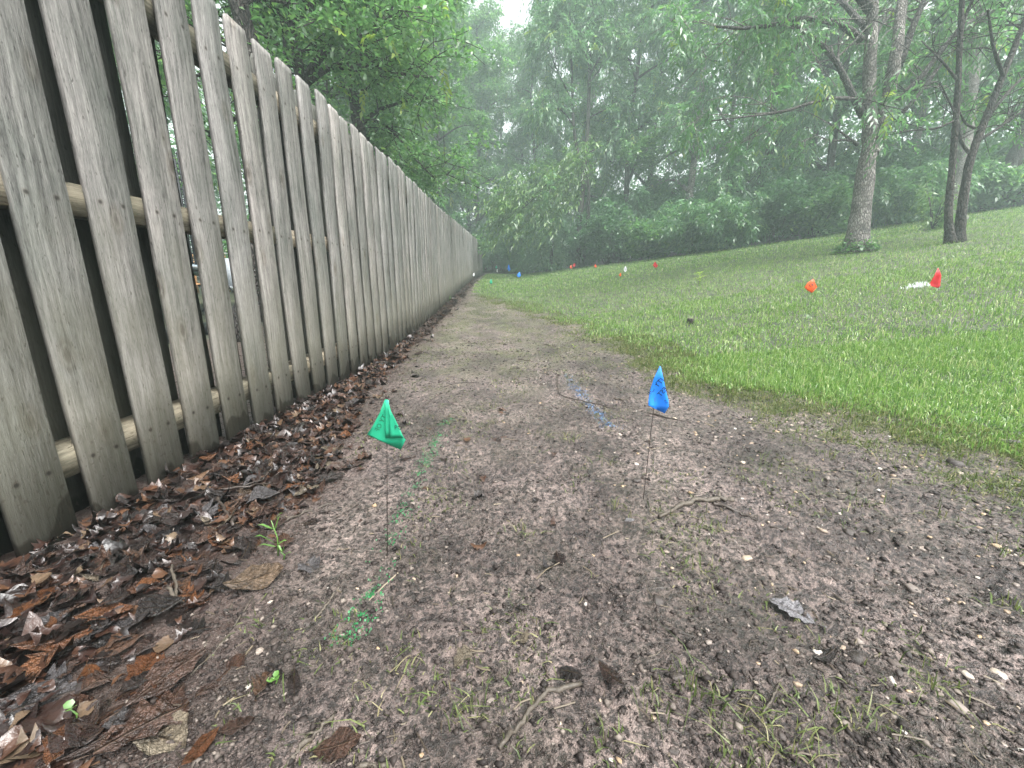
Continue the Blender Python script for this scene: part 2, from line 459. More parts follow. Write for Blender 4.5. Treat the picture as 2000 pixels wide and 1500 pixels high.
M['twig_pale'] = island_mat('pale_twig', [(0, (.055, .045, .035)), (1, (.095, .08, .062))], .6, .4, bscale=120, bstr=.8, streak=90)

def foliage_mat(name, stops, trans=.46, rough=.4):
    m = island_mat(name, stops, rough, .9, trans=trans)
    b = m.node_tree.nodes['Principled BSDF']; b.inputs['Coat Weight'].default_value = .35; b.inputs['Coat Roughness'].default_value = .25
    return m
M['fol_walnut'] = foliage_mat('walnut_leaf', [(0, (0.067, 0.150, 0.074)), (.5, (0.096, 0.204, 0.098)), (.9, (0.130, 0.246, 0.108)), (1, (0.192, 0.300, 0.096))])
M['fol_oak'] = foliage_mat('oak_leaf', [(0, (0.062, 0.140, 0.060)), (.5, (0.095, 0.200, 0.080)), (.9, (0.130, 0.244, 0.090)), (1, (0.194, 0.294, 0.088))])
M['fol_dark'] = foliage_mat('shade_leaf', [(0, (0.047, 0.114, 0.058)), (.6, (0.075, 0.166, 0.083)), (1, (0.114, 0.215, 0.098))])
M['fol_light'] = foliage_mat('light_leaf', [(0, (.06, .13, .045)), (.6, (.10, .19, .06)), (1, (.17, .26, .07))])
M['fol_lime'] = foliage_mat('lime_leaf', [(0, (.16, .24, .04)), (1, (.26, .34, .06))])

def bark_mat(name, lo, hi, scale=1.0):
    m, ns, ls, b = mat(name, rough=.75, spec=.3)
    tc = ns.new('ShaderNodeTexCoord'); v = tc.outputs['Object']
    vo = ns.new('ShaderNodeTexVoronoi'); vo.feature = 'DISTANCE_TO_EDGE'; vo.inputs['Scale'].default_value = scale
    wn_ = noise(ns, ls, v, 9 * scale, 3); vm = ns.new('ShaderNodeVectorMath'); vm.operation = 'SCALE'; vm.inputs[3].default_value = .05
    ls.new(wn_.outputs['Color'], vm.inputs[0]); va = ns.new('ShaderNodeVectorMath'); ls.new(v, va.inputs[0]); ls.new(vm.outputs[0], va.inputs[1])
    ls.new(mapping(ns, ls, va.outputs[0], (34, 34, 11)), vo.inputs['Vector'])
    n2 = noise(ns, ls, mapping(ns, ls, v, (40, 40, 14)), scale, 4, .7); n3 = noise(ns, ls, v, 3.0, 4)
    hgt = math_n(ns, ls, 'ADD', math_n(ns, ls, 'MULTIPLY', math_n(ns, ls, 'MINIMUM', vo.outputs['Distance'], .3), 2.2), math_n(ns, ls, 'MULTIPLY', n2.outputs[0], .5))
    r = ramp(ns, [(.2, lo), (.55, tuple((p + q) / 2 for p, q in zip(lo, hi))), (.9, hi)]); ls.new(hgt, r.inputs[0])
    rb = ramp(ns, [(.32, (.42, .42, .42)), (.6, (1.1, 1.1, 1.08))]); ls.new(n3.outputs[0], rb.inputs[0])
    ls.new(mix(ns, ls, .9, r.outputs[0], rb.outputs[0], 'MULTIPLY'), b.inputs['Base Color'])
    bump(ns, ls, b, hgt, 1.0, .03)
    return m
M['bark_grey'] = bark_mat('grey_bark', (.09, .08, .072), (.40, .375, .35))
M['bark_mid'] = bark_mat('mid_grey_bark', (.035, .031, .028), (.15, .14, .13))
M['bark_dark'] = bark_mat('dark_wet_bark', (.018, .015, .013), (.085, .075, .066))
M['bark_pale'] = bark_mat('pale_bark', (.15, .14, .13), (.36, .345, .32), 1.3)

def plain(name, col, rough=.5, spec=.5, trans=0):
    m, ns, ls, b = mat(name, col, rough, spec)
    tc = ns.new('ShaderNodeTexCoord'); n = noise(ns, ls, tc.outputs['Object'], 30, 3)
    r = ramp(ns, [(.3, tuple(c * .82 for c in col)), (.7, tuple(min(1, c * 1.1) for c in col))]); ls.new(n.outputs[0], r.inputs[0])
    ls.new(r.outputs[0], b.inputs['Base Color'])
    if trans:
        t = ns.new('ShaderNodeBsdfTranslucent'); mx = ns.new('ShaderNodeMixShader'); mx.inputs[0].default_value = trans
        ls.new(r.outputs[0], t.inputs['Color']); ls.new(b.outputs[0], mx.inputs[1]); ls.new(t.outputs[0], mx.inputs[2])
        ls.new(mx.outputs[0], ns['Material Output'].inputs['Surface'])
    return m
for k, c in dict(green=(.025, .40, .22), blue=(.03, .27, .88), orange=(.90, .13, .03), red=(.62, .02, .03), white=(.80, .80, .82)).items():
    M['flag_' + k] = plain('flag_' + k, c, .38, .4, .3)
M['ink'] = plain('ink', (.006, .012, .02), .5)
M['ink_green'] = plain('ink_seen_through', (.006, .10, .045), .5)
M['ink_blue'] = plain('ink_seen_through_blue', (.006, .035, .16), .5)
M['wire'] = plain('rusty_wire', (.022, .014, .011), .5)
M['paint_green'] = plain('green_marking_paint', (.012, .13, .038), .5)
M['paint_blue'] = plain('blue_marking_paint', (.06, .12, .22), .5)
M['paint_white'] = plain('white_marking_paint', (.78, .80, .82), .5)
M['net'] = plain('dark_netting', (.03, .032, .036), .7)
M['pad'] = plain('pale_blue_pad', (.42, .52, .60), .4)
M['steel'] = plain('galvanised_tube', (.35, .36, .37), .35)
M['siding'] = plain('pale_siding', (.62, .66, .70), .6)
M['shingle'] = plain('roof_shingle', (.10, .10, .105), .8)
M['black_edge'] = plain('black_edging', (.012, .012, .014), .35)
M['sprout'] = foliage_mat('sprout_leaf', [(0, (.07, .17, .03)), (1, (.14, .28, .06))], .3)
M['haze'] = bpy.data.materials.new('haze'); M['haze'].use_nodes = True

# ------------------------------------------------------------------ ground
def lines(lo, d0, d1, hi, step, grow):
    mid = list(np.arange(d0, d1, step)); a = []; s = step; p = d0
    while p > lo: s *= grow; p -= s; a.append(p)
    b = []; s = step; p = mid[-1]
    while p < hi: s *= grow; p += s; b.append(p)
    return np.array(a[::-1] + mid + b)
gx = lines(-45, -1.35, 1.55, 70, .0085, 1.07)
gy = [-4., -3, -2, -1, -.5, -.2, 0, .15, .25]; p = .3
while p < 60: gy.append(p); p += .0075 * max(1, p / .75)
gy = np.array(gy)
X, Y = np.meshgrid(gx, gy)
Z = H(X, Y)
nx, ny = len(gx), len(gy)
ii = np.arange(nx * ny).reshape(ny, nx)
gf = np.stack([ii[:-1, :-1], ii[:-1, 1:], ii[1:, 1:], ii[1:, :-1]], -1).reshape(-1, 4)
gm = np_mesh('ground', np.stack([X, Y, Z], -1).reshape(-1, 3), gf, True)
LW = ss(.55, 1.05, lawn(X, Y))
LW = np.where(X < fence_x(Y) - 1.9, ss(0, .5, fence_x(Y) - 1.9 - X + .6 * (vnoise(X, Y, 77) - .5)), LW)
wood_edge = np.interp(X, [-2, 3, 5, 8, 11, 14, 19, 30], [25, 21.5, 18.5, 16, 14.6, 14.6, 14.3, 14])
LW = LW * (1 - ss(0, 1.5, Y - wood_edge))
MOSS = ss(1.6, 4.5, Y) * (1 - ss(9, 12, Y)) + .15
LIT = np.clip(1 - ss(-.05, .25, X - xl(Y)), 0, 1) * (X > fence_x(Y) - 2.3)
LIT = np.maximum(LIT, ss(0, 1.5, Y - wood_edge))
ca = gm.color_attributes.new('lawn', 'FLOAT_COLOR', 'POINT')
ca.data.foreach_set('color', np.stack([LW, MOSS, LIT, np.ones_like(LW)], -1).astype(np.float32).ravel())
ground = link('ground', gm, M['soil'])
tag(ground, 'wet bare mud path and lawn soil sloping up to the woods', kind='structure')

# ------------------------------------------------------------------ wooden fence
PITCH_S, PW, PT, RT, PH = .1911, .14, .016, .084, 1.83
fence = empty('wooden_fence', (float(fence_x(.7)), .7, float(G(fence_x(.7), .7))))
tag(fence, 'long weathered grey shadowbox wooden fence beside the leaf litter', 'fence')
bpy.context.view_layer.update()
FO = Vector(fence.location)

def picket_mesh(k):
    g = np.random.default_rng(100 + k)
    zs = np.array([-.06, .32, .75, 1.2, 1.6, PH - .028, PH])
    el = g.normal(0, .0022, 7); er = g.normal(0, .0022, 7); bow = g.normal(0, .0025, 7)
    half = np.full(7, PW / 2); half[-1] -= .011 + g.uniform(-.006, .006)
    half_l = half.copy(); half_l[-1] += .006
    v = []
    for i, z in enumerate(zs):
        a, b = -half_l[i] + el[i], half[i] + er[i]
        x0 = bow[i]
        # local: Y along fence, X toward the lawn (front face at x=0)
        c = .0015
        v += [(x0 - PT, a, z), (x0 - c, a, z), (x0, a + c, z), (x0, b - c, z), (x0 - c, b, z), (x0 - PT, b, z)]
    f = []
    for i in range(6):
        for q in range(6):
            q2 = (q + 1) % 6
            f.append((i * 6 + q, i * 6 + q2, i * 6 + 6 + q2, i * 6 + 6 + q))
    f += [tuple(range(5, -1, -1)), tuple(36 + q for q in range(6))]
    return MB().add(v, f).mesh('picket')
PMESH = [picket_mesh(k) for k in range(14)]
for m_ in PMESH: m_.materials.append(M['picket'])
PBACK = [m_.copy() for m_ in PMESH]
for m_ in PBACK: m_.materials.clear(); m_.materials.append(M['picket_shade_tint'])
S0, NP = .6829 + .041 - 2 * PITCH_S + PW / 2, 139
fg = np.random.default_rng(5)
def place_board(s, off, flip, dz):
    ds = .05
    x = float(fence_x(s)); z = float(fence_z(s))
    ang = math.atan2(float(fence_x(s + ds) - fence_x(s - ds)), 2 * ds)
    o = link('picket', (PBACK if flip else PMESH)[fg.integers(14)], None, fence)
    o.location = Vector((x + off, s, z + dz)) - FO
    o.rotation_euler = (fg.normal(0, .0035), fg.normal(0, .003), -ang + (math.pi if flip else 0))
    return o
for n in range(NP):
    s = S0 + n * PITCH_S + fg.normal(0, .002)
    if s > 26.3: break
    place_board(s, 0, False, fg.normal(0, .006))
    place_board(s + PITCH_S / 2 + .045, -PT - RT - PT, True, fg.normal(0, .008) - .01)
def along(s, off, z):
    return Vector((float(fence_x(s)) + off, s, float(fence_z(s)) + z)) - FO
for zr in (.175, .92, 1.62):
    s = -.1
    while s < 26:
        e = min(s + 2.40, 26.3)
        a, b = along(s + .002, -PT - RT / 2, zr), along(e, -PT - RT / 2, zr)
        L = (b - a).length
        m_ = MB().box((-RT / 2 + .0005, -.0445, 0), (RT / 2 - .0005, .0445, L)).mesh('rail')
        o = link('rail', m_, M['rail'], fence)
        d = (b - a).normalized()
        up = Vector((0, 0, 1)); sx_ = up.cross(d).normalized(); yy = d.cross(sx_)
        # local z along the rail, local y up, local x through the fence
        mm_ = Matrix((sx_, yy, d)).transposed().to_4x4(); mm_.translation = a
        o.matrix_local = mm_
        s += 2.40
s = 1.05
while s < 26.4:
    m_ = MB().box((-.089, -.0445, -.3), (0, .0445, 1.78)).mesh('post')
    o = link('post', m_, M['picket'], fence)
    o.location = along(s, -2 * PT - RT - .004, 0)
    s += 2.40

# ------------------------------------------------------------------ trees and shrubs
UP = np.array([0, 0, 1.])
def unit(v): return v / (np.linalg.norm(v, axis=-1, keepdims=True) + 1e-9)

def sprays(P, D, k, L, W, g, droop=.5, curl=.25):
    """drooping sprays of k leaflets; returns verts, quads"""
    n = len(P); D = unit(D)
    side = unit(np.cross(D, UP + g.normal(0, .25, (n, 3))))
    nrm = unit(np.cross(side, D))
    sc = g.uniform(.7, 1.25, (n, 1))
    j = np.arange(k); t = (j + .6) / k
    sg = np.where(j % 2 == 0, 1., -1.)
    rl = L * k * .30 * sc
    pos = P[:, None] + D[:, None] * (rl * t)[..., None] - UP * (droop * rl * t ** 2)[..., None]
    ang = g.uniform(.55, 1.15, (n, k)); ang[:, -1] = .05
    ld = D[:, None] * np.cos(ang)[..., None] + side[:, None] * (np.sin(ang) * sg)[..., None] - UP * (droop * (.5 + .5 * t))[None, :, None] + g.normal(0, .22, (n, k, 3))
    ld = unit(ld)
    wd = unit(np.cross(ld, nrm[:, None] + g.normal(0, .35, (n, k, 3))))
    ln = (L * sc)[..., None] * g.uniform(.75, 1.2, (n, k, 1)); wn_ = (W * sc)[..., None] * g.uniform(.8, 1.2, (n, k, 1))
    up_ = np.cross(wd, ld)
    tip = pos + ld * ln - UP * ln * curl
    V = np.stack([pos, pos + ld * ln * .45 + wd * wn_ * .5 + up_ * wn_ * .18, tip, pos + ld * ln * .45 - wd * wn_ * .5 + up_ * wn_ * .18], 2)
    V = V.reshape(-1, 3)
    F = np.arange(len(V)).reshape(-1, 4)
    return V, F

def clusters(P, k, L, W, g, spread):
    """tufts of k leaves turned every way, mostly face up"""
    n = len(P)
    pos = P[:, None] + g.normal(0, spread, (n, k, 3))
    ld = unit(g.normal(0, 1, (n, k, 3)) * np.array([1, 1, .45]) - UP * .25)
    wd = unit(np.cross(ld, UP + g.normal(0, .45, (n, k, 3))))
    s = g.uniform(.65, 1.25, (n, k, 1)); up_ = np.cross(wd, ld)
    V = np.stack([pos, pos + ld * L * s * .5 + wd * W * s * .5 + up_ * W * s * .12, pos + ld * L * s - UP * L * s * .15, pos + ld * L * s * .5 - wd * W * s * .5 + up_ * W * s * .12], 2).reshape(-1, 3)
    return V, np.arange(len(V)).reshape(-1, 4)

def grow(limbs, g, n_per, length, rise=.25, tmin=.25, sub=3, n_tip=6, bias=(0, 0, 0)):
    """secondary branches on the limbs; returns branch polylines with radii and leaf points with directions"""
    br, P, D = [], [], []
    for pts, r0, r1, w in limbs:
        Q = np.asarray(pts); n = len(Q)
        for _ in range(max(1, int(n_per * w))):
            t = g.uniform(tmin, 1); i = min(int(t * (n - 1)), n - 2)
            p = Q[i] + (Q[i + 1] - Q[i]) * (t * (n - 1) - i)
            ax = unit(Q[i + 1] - Q[i])
            d = unit(g.normal(0, 1, 3) * np.array([1, 1, .5]) + ax * .55 + UP * rise + np.array(bias))
            ln = length * g.uniform(.5, 1.15) * (1.1 - .45 * t)
            a = p + d * ln * .5 + UP * ln * .06; b = p + d * ln - UP * ln * .10
            c = curve_pts([p, a, b], 5, .03 * ln, g.integers(1e6))
            br.append((c, max(.006, (r0 + (r1 - r0) * t) * .42), .004))
            for _s in range(sub):
                u = g.uniform(.25, 1.0); q = c[min(4, int(u * 4))]
                d2 = unit(d * .5 + g.normal(0, .8, 3) - UP * .15); l2 = ln * g.uniform(.25, .5)
                e = q + d2 * l2
                br.append((np.array([q, (q + e) / 2 + UP * .03 * l2, e]), .008, .003))
                m = n_tip
                tt = g.uniform(.15, 1.0, (m, 1))
                P.append(q + d2 * l2 * tt + g.normal(0, .10 + .05 * l2, (m, 3)))
                D.append(d2 * .7 + g.normal(0, .6, (m, 3)) - UP * .25)
    return br, np.concatenate(P), np.concatenate(D)

def tree(name, label, base, stems, limbs, bark, leaf, g, n_per=7, length=1.8, leaf_kind='pinnate', k=9, L=.09, W=.03, sub=3, n_tip=6,
         tmin=.25, group=None, sides=12, lime=None, extra=None, cat='tree', rise=.25, limb_bark=None, stem_from=5, bias=(0, 0, 0), clear=0):
    """stems and limbs: (points, r0, r1) in place coordinates"""
    base = np.array(tuple(base), float)
    t = empty(name, tuple(base)); tag(t, label, cat, group)
    src = []
    for i, (pts, r0, r1, w) in enumerate(stems):
        NS = 42; c = curve_pts(pts, NS, 0) - base
        rr = np.linspace(r0, r1, NS)
        if i == 0 or c[0][2] < .3: rr = rr * (1 + .65 * np.exp(-np.maximum(c[:, 2] - c[0][2], 0) / .22))
        mb = MB().tube(c, rr, sides, .10, seed=i + 3)
        link('trunk', mb.mesh('trunk', True), bark, t)
        if w: src.append((c[stem_from * 3:], rr[stem_from * 3], r1, w))
    for i, (pts, r0, r1, w) in enumerate(limbs):
        c = curve_pts(pts, 9, 0, i) - base
        link('limb', MB().tube(c, np.linspace(r0, r1, 9), 8, .08, seed=i).mesh('limb', True), limb_bark or bark, t)
        src.append((c, r0, r1, w))
    br, P, D = grow(src, g, n_per, length, rise, tmin, sub, n_tip, bias)
    if clear:
        keep = np.ones(len(P), bool)
        for pts, r0, r1, w in stems:
            for q in curve_pts(pts, 40) - base: keep &= np.linalg.norm(P - q, axis=1) > clear
        P, D = P[keep], D[keep]
    if extra is not None:
        P = np.concatenate([P, np.asarray(extra[0]) - base]); D = np.concatenate([D, extra[1]])
    mb = MB()
    for c, a, b in br: mb.tube(c, np.linspace(a, b, len(c)), 4, cap=False)
    crown_parent = t
    if leaf_kind == 'pinnate': V, F = sprays(P, D, k, L, W, g)
    else: V, F = clusters(P, k, L, W, g, .07)
    cr = link('crown', np_mesh('crown', V, F), leaf, t)
    tag(cr, kind='stuff')
    link('branches', mb.mesh('branches', True), bark, cr)
    if lime:
        sel = g.choice(len(P), max(8, len(P) // 40), replace=False)
        V, F = sprays(P[sel] + g.normal(0, .1, (len(sel), 3)), D[sel], k, L, W, g)
        link('young_leaves', np_mesh('young_leaves', V, F), lime, cr)
    return t

def auto_tree(h, g, crown0=.25, reach=3.2, n_limbs=13, lean=(0, 0), r0=.2):
    top = np.array([lean[0], lean[1], h])
    st = [np.zeros(3), top * .33 + g.normal(0, .12, 3) * [1, 1, 0], top * .66 + g.normal(0, .22, 3) * [1, 1, 0], top]
    stem = curve_pts(st, 15)
    limbs = []
    for i in range(n_limbs):
        f = crown0 + (1 - crown0) * (i + g.uniform(0, .8)) / n_limbs
        f = min(f, .97); p = stem[int(f * 14)]
        a = i * 2.4 + g.uniform(-.5, .5)
        ln = reach * g.uniform(.7, 1.15) * (1 - .55 * max(0, (f - .4) / .6))
        d = np.array([math.cos(a), math.sin(a), 0])
        limbs.append(([p, p + d * ln * .5 + UP * ln * .28, p + d * ln + UP * ln * .30], r0 * (1 - f) * .5 + .03, .012, 1))
    return [(st, r0, .03, .6)], limbs

def gpt(x, y): return Vector((x, y, float(G(x, y))))

# --- large forked tree on the lawn slope
g = np.random.default_rng(21)
B = gpt(7.35, 8.95); YB = B.y
A_ = lambda x, y, dy=0: at(x, y, YB + dy)
t_big = tree('forked_tree', 'large grey barked tree forking low on the lawn slope', B,
     [([B, A_(1683, 400), A_(1693, 320), A_(1698, 285), A_(1697, 180), A_(1703, 40), A_(1712, -150), A_(1740, -420, .6)], .188, .05, .5),
      ([A_(1702, 300), A_(1712, 270), A_(1735, 190), A_(1752, 90), A_(1766, -30, .3), A_(1795, -250, .8), A_(1830, -430, 1)], .145, .04, .5)],
     [([A_(1686, 228), A_(1660, 175), A_(1632, 120), A_(1590, 75), A_(1540, 45, -.6)], .075, .02, 1.1),
      ([A_(1683, 80), A_(1650, 52), A_(1610, 40), A_(1560, 36, -.5), A_(1480, 55, -1), A_(1400, 52, -1.4)], .07, .018, 1.3),
      ([A_(1680, 195), A_(1620, 192, -.3), A_(1540, 215, -.6), A_(1480, 225, -.9), A_(1390, 236, -1.2)], .04, .010, .5),
      ([A_(1675, 283), A_(1655, 268), A_(1617, 238)], .035, .010, .15),
      ([A_(1675, 280), A_(1650, 273), A_(1625, 277)], .025, .012, .05),
      ([A_(1755, 130), A_(1780, 60), A_(1805, 0), A_(1850, -120, .4)], .075, .03, 1.2),
      ([A_(1745, 200), A_(1800, 150), A_(1870, 60), A_(1960, 10, .6), A_(2080, -30, 1)], .06, .02, 1.2),
      ([A_(1748, 235), A_(1790, 190), A_(1850, 110, .4), A_(1910, 40, .9)], .05, .015, 1),
      ([A_(1700, 20), A_(1640, -60), A_(1560, -120, -.7), A_(1460, -140, -1.4)], .09, .03, 1.6),
      ([A_(1705, -40), A_(1690, -130, .8), A_(1660, -240, 1.6)], .08, .03, 1.5),
      ([A_(1790, -200, .7), A_(1880, -300, .5), A_(1990, -330, .2)], .08, .03, 1.5),
      ([A_(1695, 60), A_(1640, 0, 1), A_(1560, -60, 2.0)], .06, .02, 1.3),
      ([A_(1700, 100), A_(1720, 50, 1), A_(1760, 10, 2.2)], .06, .02, 1.2)],
     M['bark_grey'], M['fol_walnut'], g, n_per=11, length=2.0, k=9, L=.105, W=.034, n_tip=6, sub=4, sides=18, lime=M['fol_lime'], stem_from=11, tmin=.4, limb_bark=M['bark_mid'], bias=(0, .7, 0), clear=1.25)
# ivy at the foot of the large tree
Pv = []
for _ in range(190):
    a = g.uniform(0, 6.28); hh = abs(g.normal(0, .12)); rr_ = .22 + .12 * max(0, 1 - hh * 4) + g.normal(0, .03)
    Pv.append((math.cos(a) * rr_, math.sin(a) * rr_ * .9, hh))
V, F = clusters(np.array(Pv), 4, .07, .055, g, .04)
iv = link('ivy', np_mesh('ivy', V, F), M['fol_oak'], t_big)
tag(iv, kind='stuff')

# --- two slender dark trunks from one foot
g = np.random.default_rng(22)
B = gpt(8.35, 7.95); YB = B.y
A_ = lambda x, y, dy=0: at(x, y, YB + dy)
tree('twin_stem_tree', 'dark slender tree with two trunks rising from one foot', B,
     [([B + Vector((-.07, 0, 0)), A_(1853, 410), A_(1862, 300), A_(1870, 180), A_(1876, 60), A_(1884, -120), A_(1890, -300)], .060, .025, .7),
      ([B + Vector((.10, .02, 0)), A_(1880, 400), A_(1893, 320), A_(1918, 250), A_(1950, 170), A_(1982, 90), A_(2030, -40), A_(2060, -200)], .072, .028, .7)],
     [([A_(1892, 298), A_(1876, 275), A_(1872, 240), A_(1850, 190), A_(1835, 160)], .028, .008, .5),
      ([A_(1903, 250), A_(1885, 240), A_(1873, 215)], .025, .009, .2),
      ([A_(1915, 272), A_(1950, 250), A_(1990, 222), A_(2060, 180)], .03, .01, .8),
      ([A_(1925, 235), A_(1960, 190), A_(2000, 150, .3), A_(2070, 100, .8)], .035, .012, 1),
      ([A_(1865, 235), A_(1830, 250), A_(1780, 255, -.3), A_(1740, 258, -.6)], .022, .006, .5),
      ([A_(1872, 160), A_(1840, 120), A_(1800, 80, .5)], .025, .01, .8),
      ([A_(1876, 60), A_(1900, 0), A_(1950, -60, -.5)], .03, .012, 1),
      ([A_(1960, 150), A_(1940, 90, -.5), A_(1930, 20, -1)], .03, .012, 1)],
     M['bark_dark'], M['fol_walnut'], g, n_per=9, length=1.5, k=8, L=.105, W=.036, n_tip=5, lime=M['fol_lime'], bias=(.2, .6, .2), clear=.8, stem_from=9)

# --- trunks at the right edge of the woods
def leaning(name, label, px, pts, r0, r1, bark, seed, crown=True, leaf='fol_oak'):
    g = np.random.default_rng(seed)
    B = gpt(*px); A_ = lambda x, y, dy=0: at(x, y, B.y + dy)
    pp = [B] + [A_(*p) for p in pts]
    last = pp[-1]
    limbs = []
    for i in range(7):
        a = i * 2.4 + seed; f = pp[-1] * (.4 + .6 * i / 7) + pp[-2] * (.6 - .6 * i / 7)
        d = Vector((math.cos(a), math.sin(a), .45)); limbs.append(([f, f + d * 1.5, f + d * 2.8 + Vector((0, 0, .3))], .06, .015, 1))
    return tree(name, label, B, [(pp, r0, r1, .3)], limbs, bark, M[leaf], g, n_per=8, length=1.9, leaf_kind='cluster', k=7, L=.15, W=.085, n_tip=5)
leaning('bark_tree', 'pale rough barked trunk standing between the two dark stems', on_ground(1861, 432).xy, [(1868, 380), (1880, 300), (1893, 200), (1905, 60), (1915, -120)], .21, .12, M['bark_pale'], 31)
leaning('edge_tree', 'dark trunk at the right edge of the woods', (17.7, 14.6), [(1965, 360), (1985, 300), (2003, 240), (2040, 100), (2060, -60)], .25, .13, M['bark_dark'], 32)
leaning('edge_tree', 'pale grey trunk at the right border, beside the dark trunk', (18.6, 14.7), [(1992, 360), (2006, 300), (2030, 200), (2055, 60), (2070, -60)], .22, .13, M['bark_pale'], 33, leaf='fol_dark')

# --- sapling with light drooping leaves in the middle
g = np.random.default_rng(23)
B = gpt(3.3, 20.6); YB = B.y
A_ = lambda x, y, dy=0: at(x, y, YB + dy)
tree('walnut_sapling', 'slender straight walnut tree in front of the woods with drooping leaves', B,
     [([B, A_(1131, 450), A_(1140, 350), A_(1148, 240), A_(1151, 130), A_(1147, 20), A_(1145, -120)], .14, .03, .9),
      ([A_(1139, 350), A_(1122, 260), A_(1118, 180), A_(1114, 60), A_(1110, -60)], .09, .025, .9)],
     [([A_(1140, 340), A_(1120, 310, -.6), A_(1080, 350, -1.4), A_(1040, 390, -2), A_(1000, 425, -2.4)], .05, .012, 0.1),
      ([A_(1150, 150), A_(1175, 105), A_(1195, 60, .4)], .04, .012, 1.3), ([A_(1149, 230), A_(1200, 205), A_(1240, 180, .5)], .035, .01, 1.2),
      ([A_(1118, 200), A_(1085, 130), A_(1065, 75)], .04, .012, 1.3), ([A_(1120, 245), A_(1095, 215), A_(1060, 225, -.4)], .03, .01, 1.2),
      ([A_(1150, 120), A_(1120, 60), A_(1080, 20)], .04, .012, 1.4), ([A_(1148, 60), A_(1180, 0), A_(1210, -60)], .04, .012, 1.4),
      ([A_(1113, 60), A_(1080, 0), A_(1060, -60, .5)], .035, .012, 1.3), ([A_(1145, 300), A_(1190, 280, .4), A_(1230, 270, .8)], .03, .01, 1)],
     M['bark_dark'], M['fol_walnut'], g, n_per=11, length=1.9, k=8, L=.20, W=.065, n_tip=5, lime=M['fol_lime'])
# the bright hanging branch
g = np.random.default_rng(24)
ends = [(1145, 300), (1120, 315), (1090, 345), (1060, 365), (1030, 390), (1005, 415), (985, 432), (1050, 400), (1075, 420), (1020, 430), (1100, 380), (1125, 350), (1010, 360), (975, 400)]
P = np.concatenate([np.array(tuple(at(*e, 18.6))) + g.normal(0, .34, (46, 3)) for e in ends])
D = np.tile([-.7, -.5, -.1], (len(P), 1)) + g.normal(0, .45, (len(P), 3))
B = gpt(3.55, 20.9)
t_ = empty('hanging_sapling', tuple(B)); tag(t_, 'bright green leafy sapling arching low to the left beneath the walnut', 'tree')
c = curve_pts([B, at(1150, 400, 20.6), at(1140, 320, 20), at(1090, 340, 19), at(1040, 385, 18.6), at(990, 428, 18.3)], 16) - np.array(tuple(B))
link('trunk', MB().tube(c, np.linspace(.09, .012, 16), 8, .08).mesh('trunk', True), M['bark_dark'], t_)
V, F = sprays(P - np.array(tuple(B)), D, 9, .21, .062, g, .6)
tag(link('crown', np_mesh('crown', V, F), M['fol_light'], t_), kind='stuff')

# --- trees standing behind the fence
g = np.random.default_rng(25)
B = gpt(-3.55, 8.8); YB = B.y
A_ = lambda x, y, dy=0: at(x, y, YB + dy)
tree('oak_tree', 'oak with mid grey trunk and level branches behind the fence', B,
     [([B, A_(704, 330), A_(702, 265), A_(694, 200), A_(688, 130), A_(690, 40), A_(700, -120), A_(720, -300)], .16, .05, .8)],
     [([A_(704, 182), A_(730, 168), A_(765, 156), A_(820, 150, -.4)], .05, .012, 1.1), ([A_(708, 240), A_(740, 215), A_(775, 203), A_(830, 190, .3)], .05, .012, 1.2),
      ([A_(700, 225), A_(760, 250), A_(820, 320), A_(850, 350, .4)], .035, .01, 1.2), ([A_(688, 172), A_(655, 168), A_(636, 188), A_(630, 210)], .03, .008, .6),
      ([A_(690, 90), A_(740, 40), A_(800, 20), A_(880, 0, .6)], .06, .015, 1.4), ([A_(690, 60), A_(650, 10), A_(600, -30)], .05, .015, 1.3),
      ([A_(705, 260), A_(750, 300, 1), A_(800, 330, 2.2)], .04, .012, 1.3), ([A_(700, -60), A_(780, -140), A_(850, -180)], .05, .015, 1.3), ([A_(692, 20), A_(700, -30, -1), A_(720, -70, -2.2)], .05, .015, 1.2)],
     M['bark_dark'], M['fol_oak'], g, n_per=11, length=1.7, leaf_kind='cluster', k=8, L=.095, W=.05, n_tip=5, sub=4, lime=None)
g = np.random.default_rng(26)
B = gpt(-2.95, 6.2); YB = B.y
A_ = lambda x, y, dy=0: at(x, y, YB + dy)
tree('limbed_tree', 'dark tree behind the fence with two thick limbs reaching right', B,
     [([B, A_(600, 380), A_(592, 250), A_(588, 160), A_(572, 60), A_(560, -80), A_(560, -260)], .10, .045, .6)],
     [([A_(590, 165), A_(622, 115), A_(645, 92), A_(658, 50), A_(672, -10), A_(690, -70)], .055, .022, 1.2),
      ([A_(592, 168), A_(625, 142), A_(655, 128), A_(690, 128), A_(740, 134), A_(800, 148), A_(850, 150, .5)], .05, .012, 1.2),
      ([A_(668, 124), A_(690, 95), A_(705, 70), A_(730, 45), A_(770, 30, .3), A_(830, 10, .6)], .035, .01, 1.2),
      ([A_(645, 92), A_(670, 95), A_(690, 106), A_(740, 112), A_(790, 130)], .018, .006, .7),
      ([A_(590, 155), A_(560, 110), A_(520, 60), A_(480, 10)], .025, .010, .9), ([A_(586, 130), A_(560, 125), A_(553, 70), A_(545, 50)], .02, .008, .5),
      ([A_(570, 40), A_(620, 0), A_(680, -60)], .05, .02, 1.3), ([A_(572, 20), A_(520, -20), A_(450, -50)], .05, .02, 1.3)],
     M['bark_dark'], M['fol_oak'], g, n_per=9, length=1.3, leaf_kind='cluster', k=8, L=.085, W=.04, n_tip=5, sub=4, lime=M['fol_lime'])
g = np.random.default_rng(27)
B = gpt(-3.1, 4.6); YB = B.y
A_ = lambda x, y, dy=0: at(x, y, YB + dy)
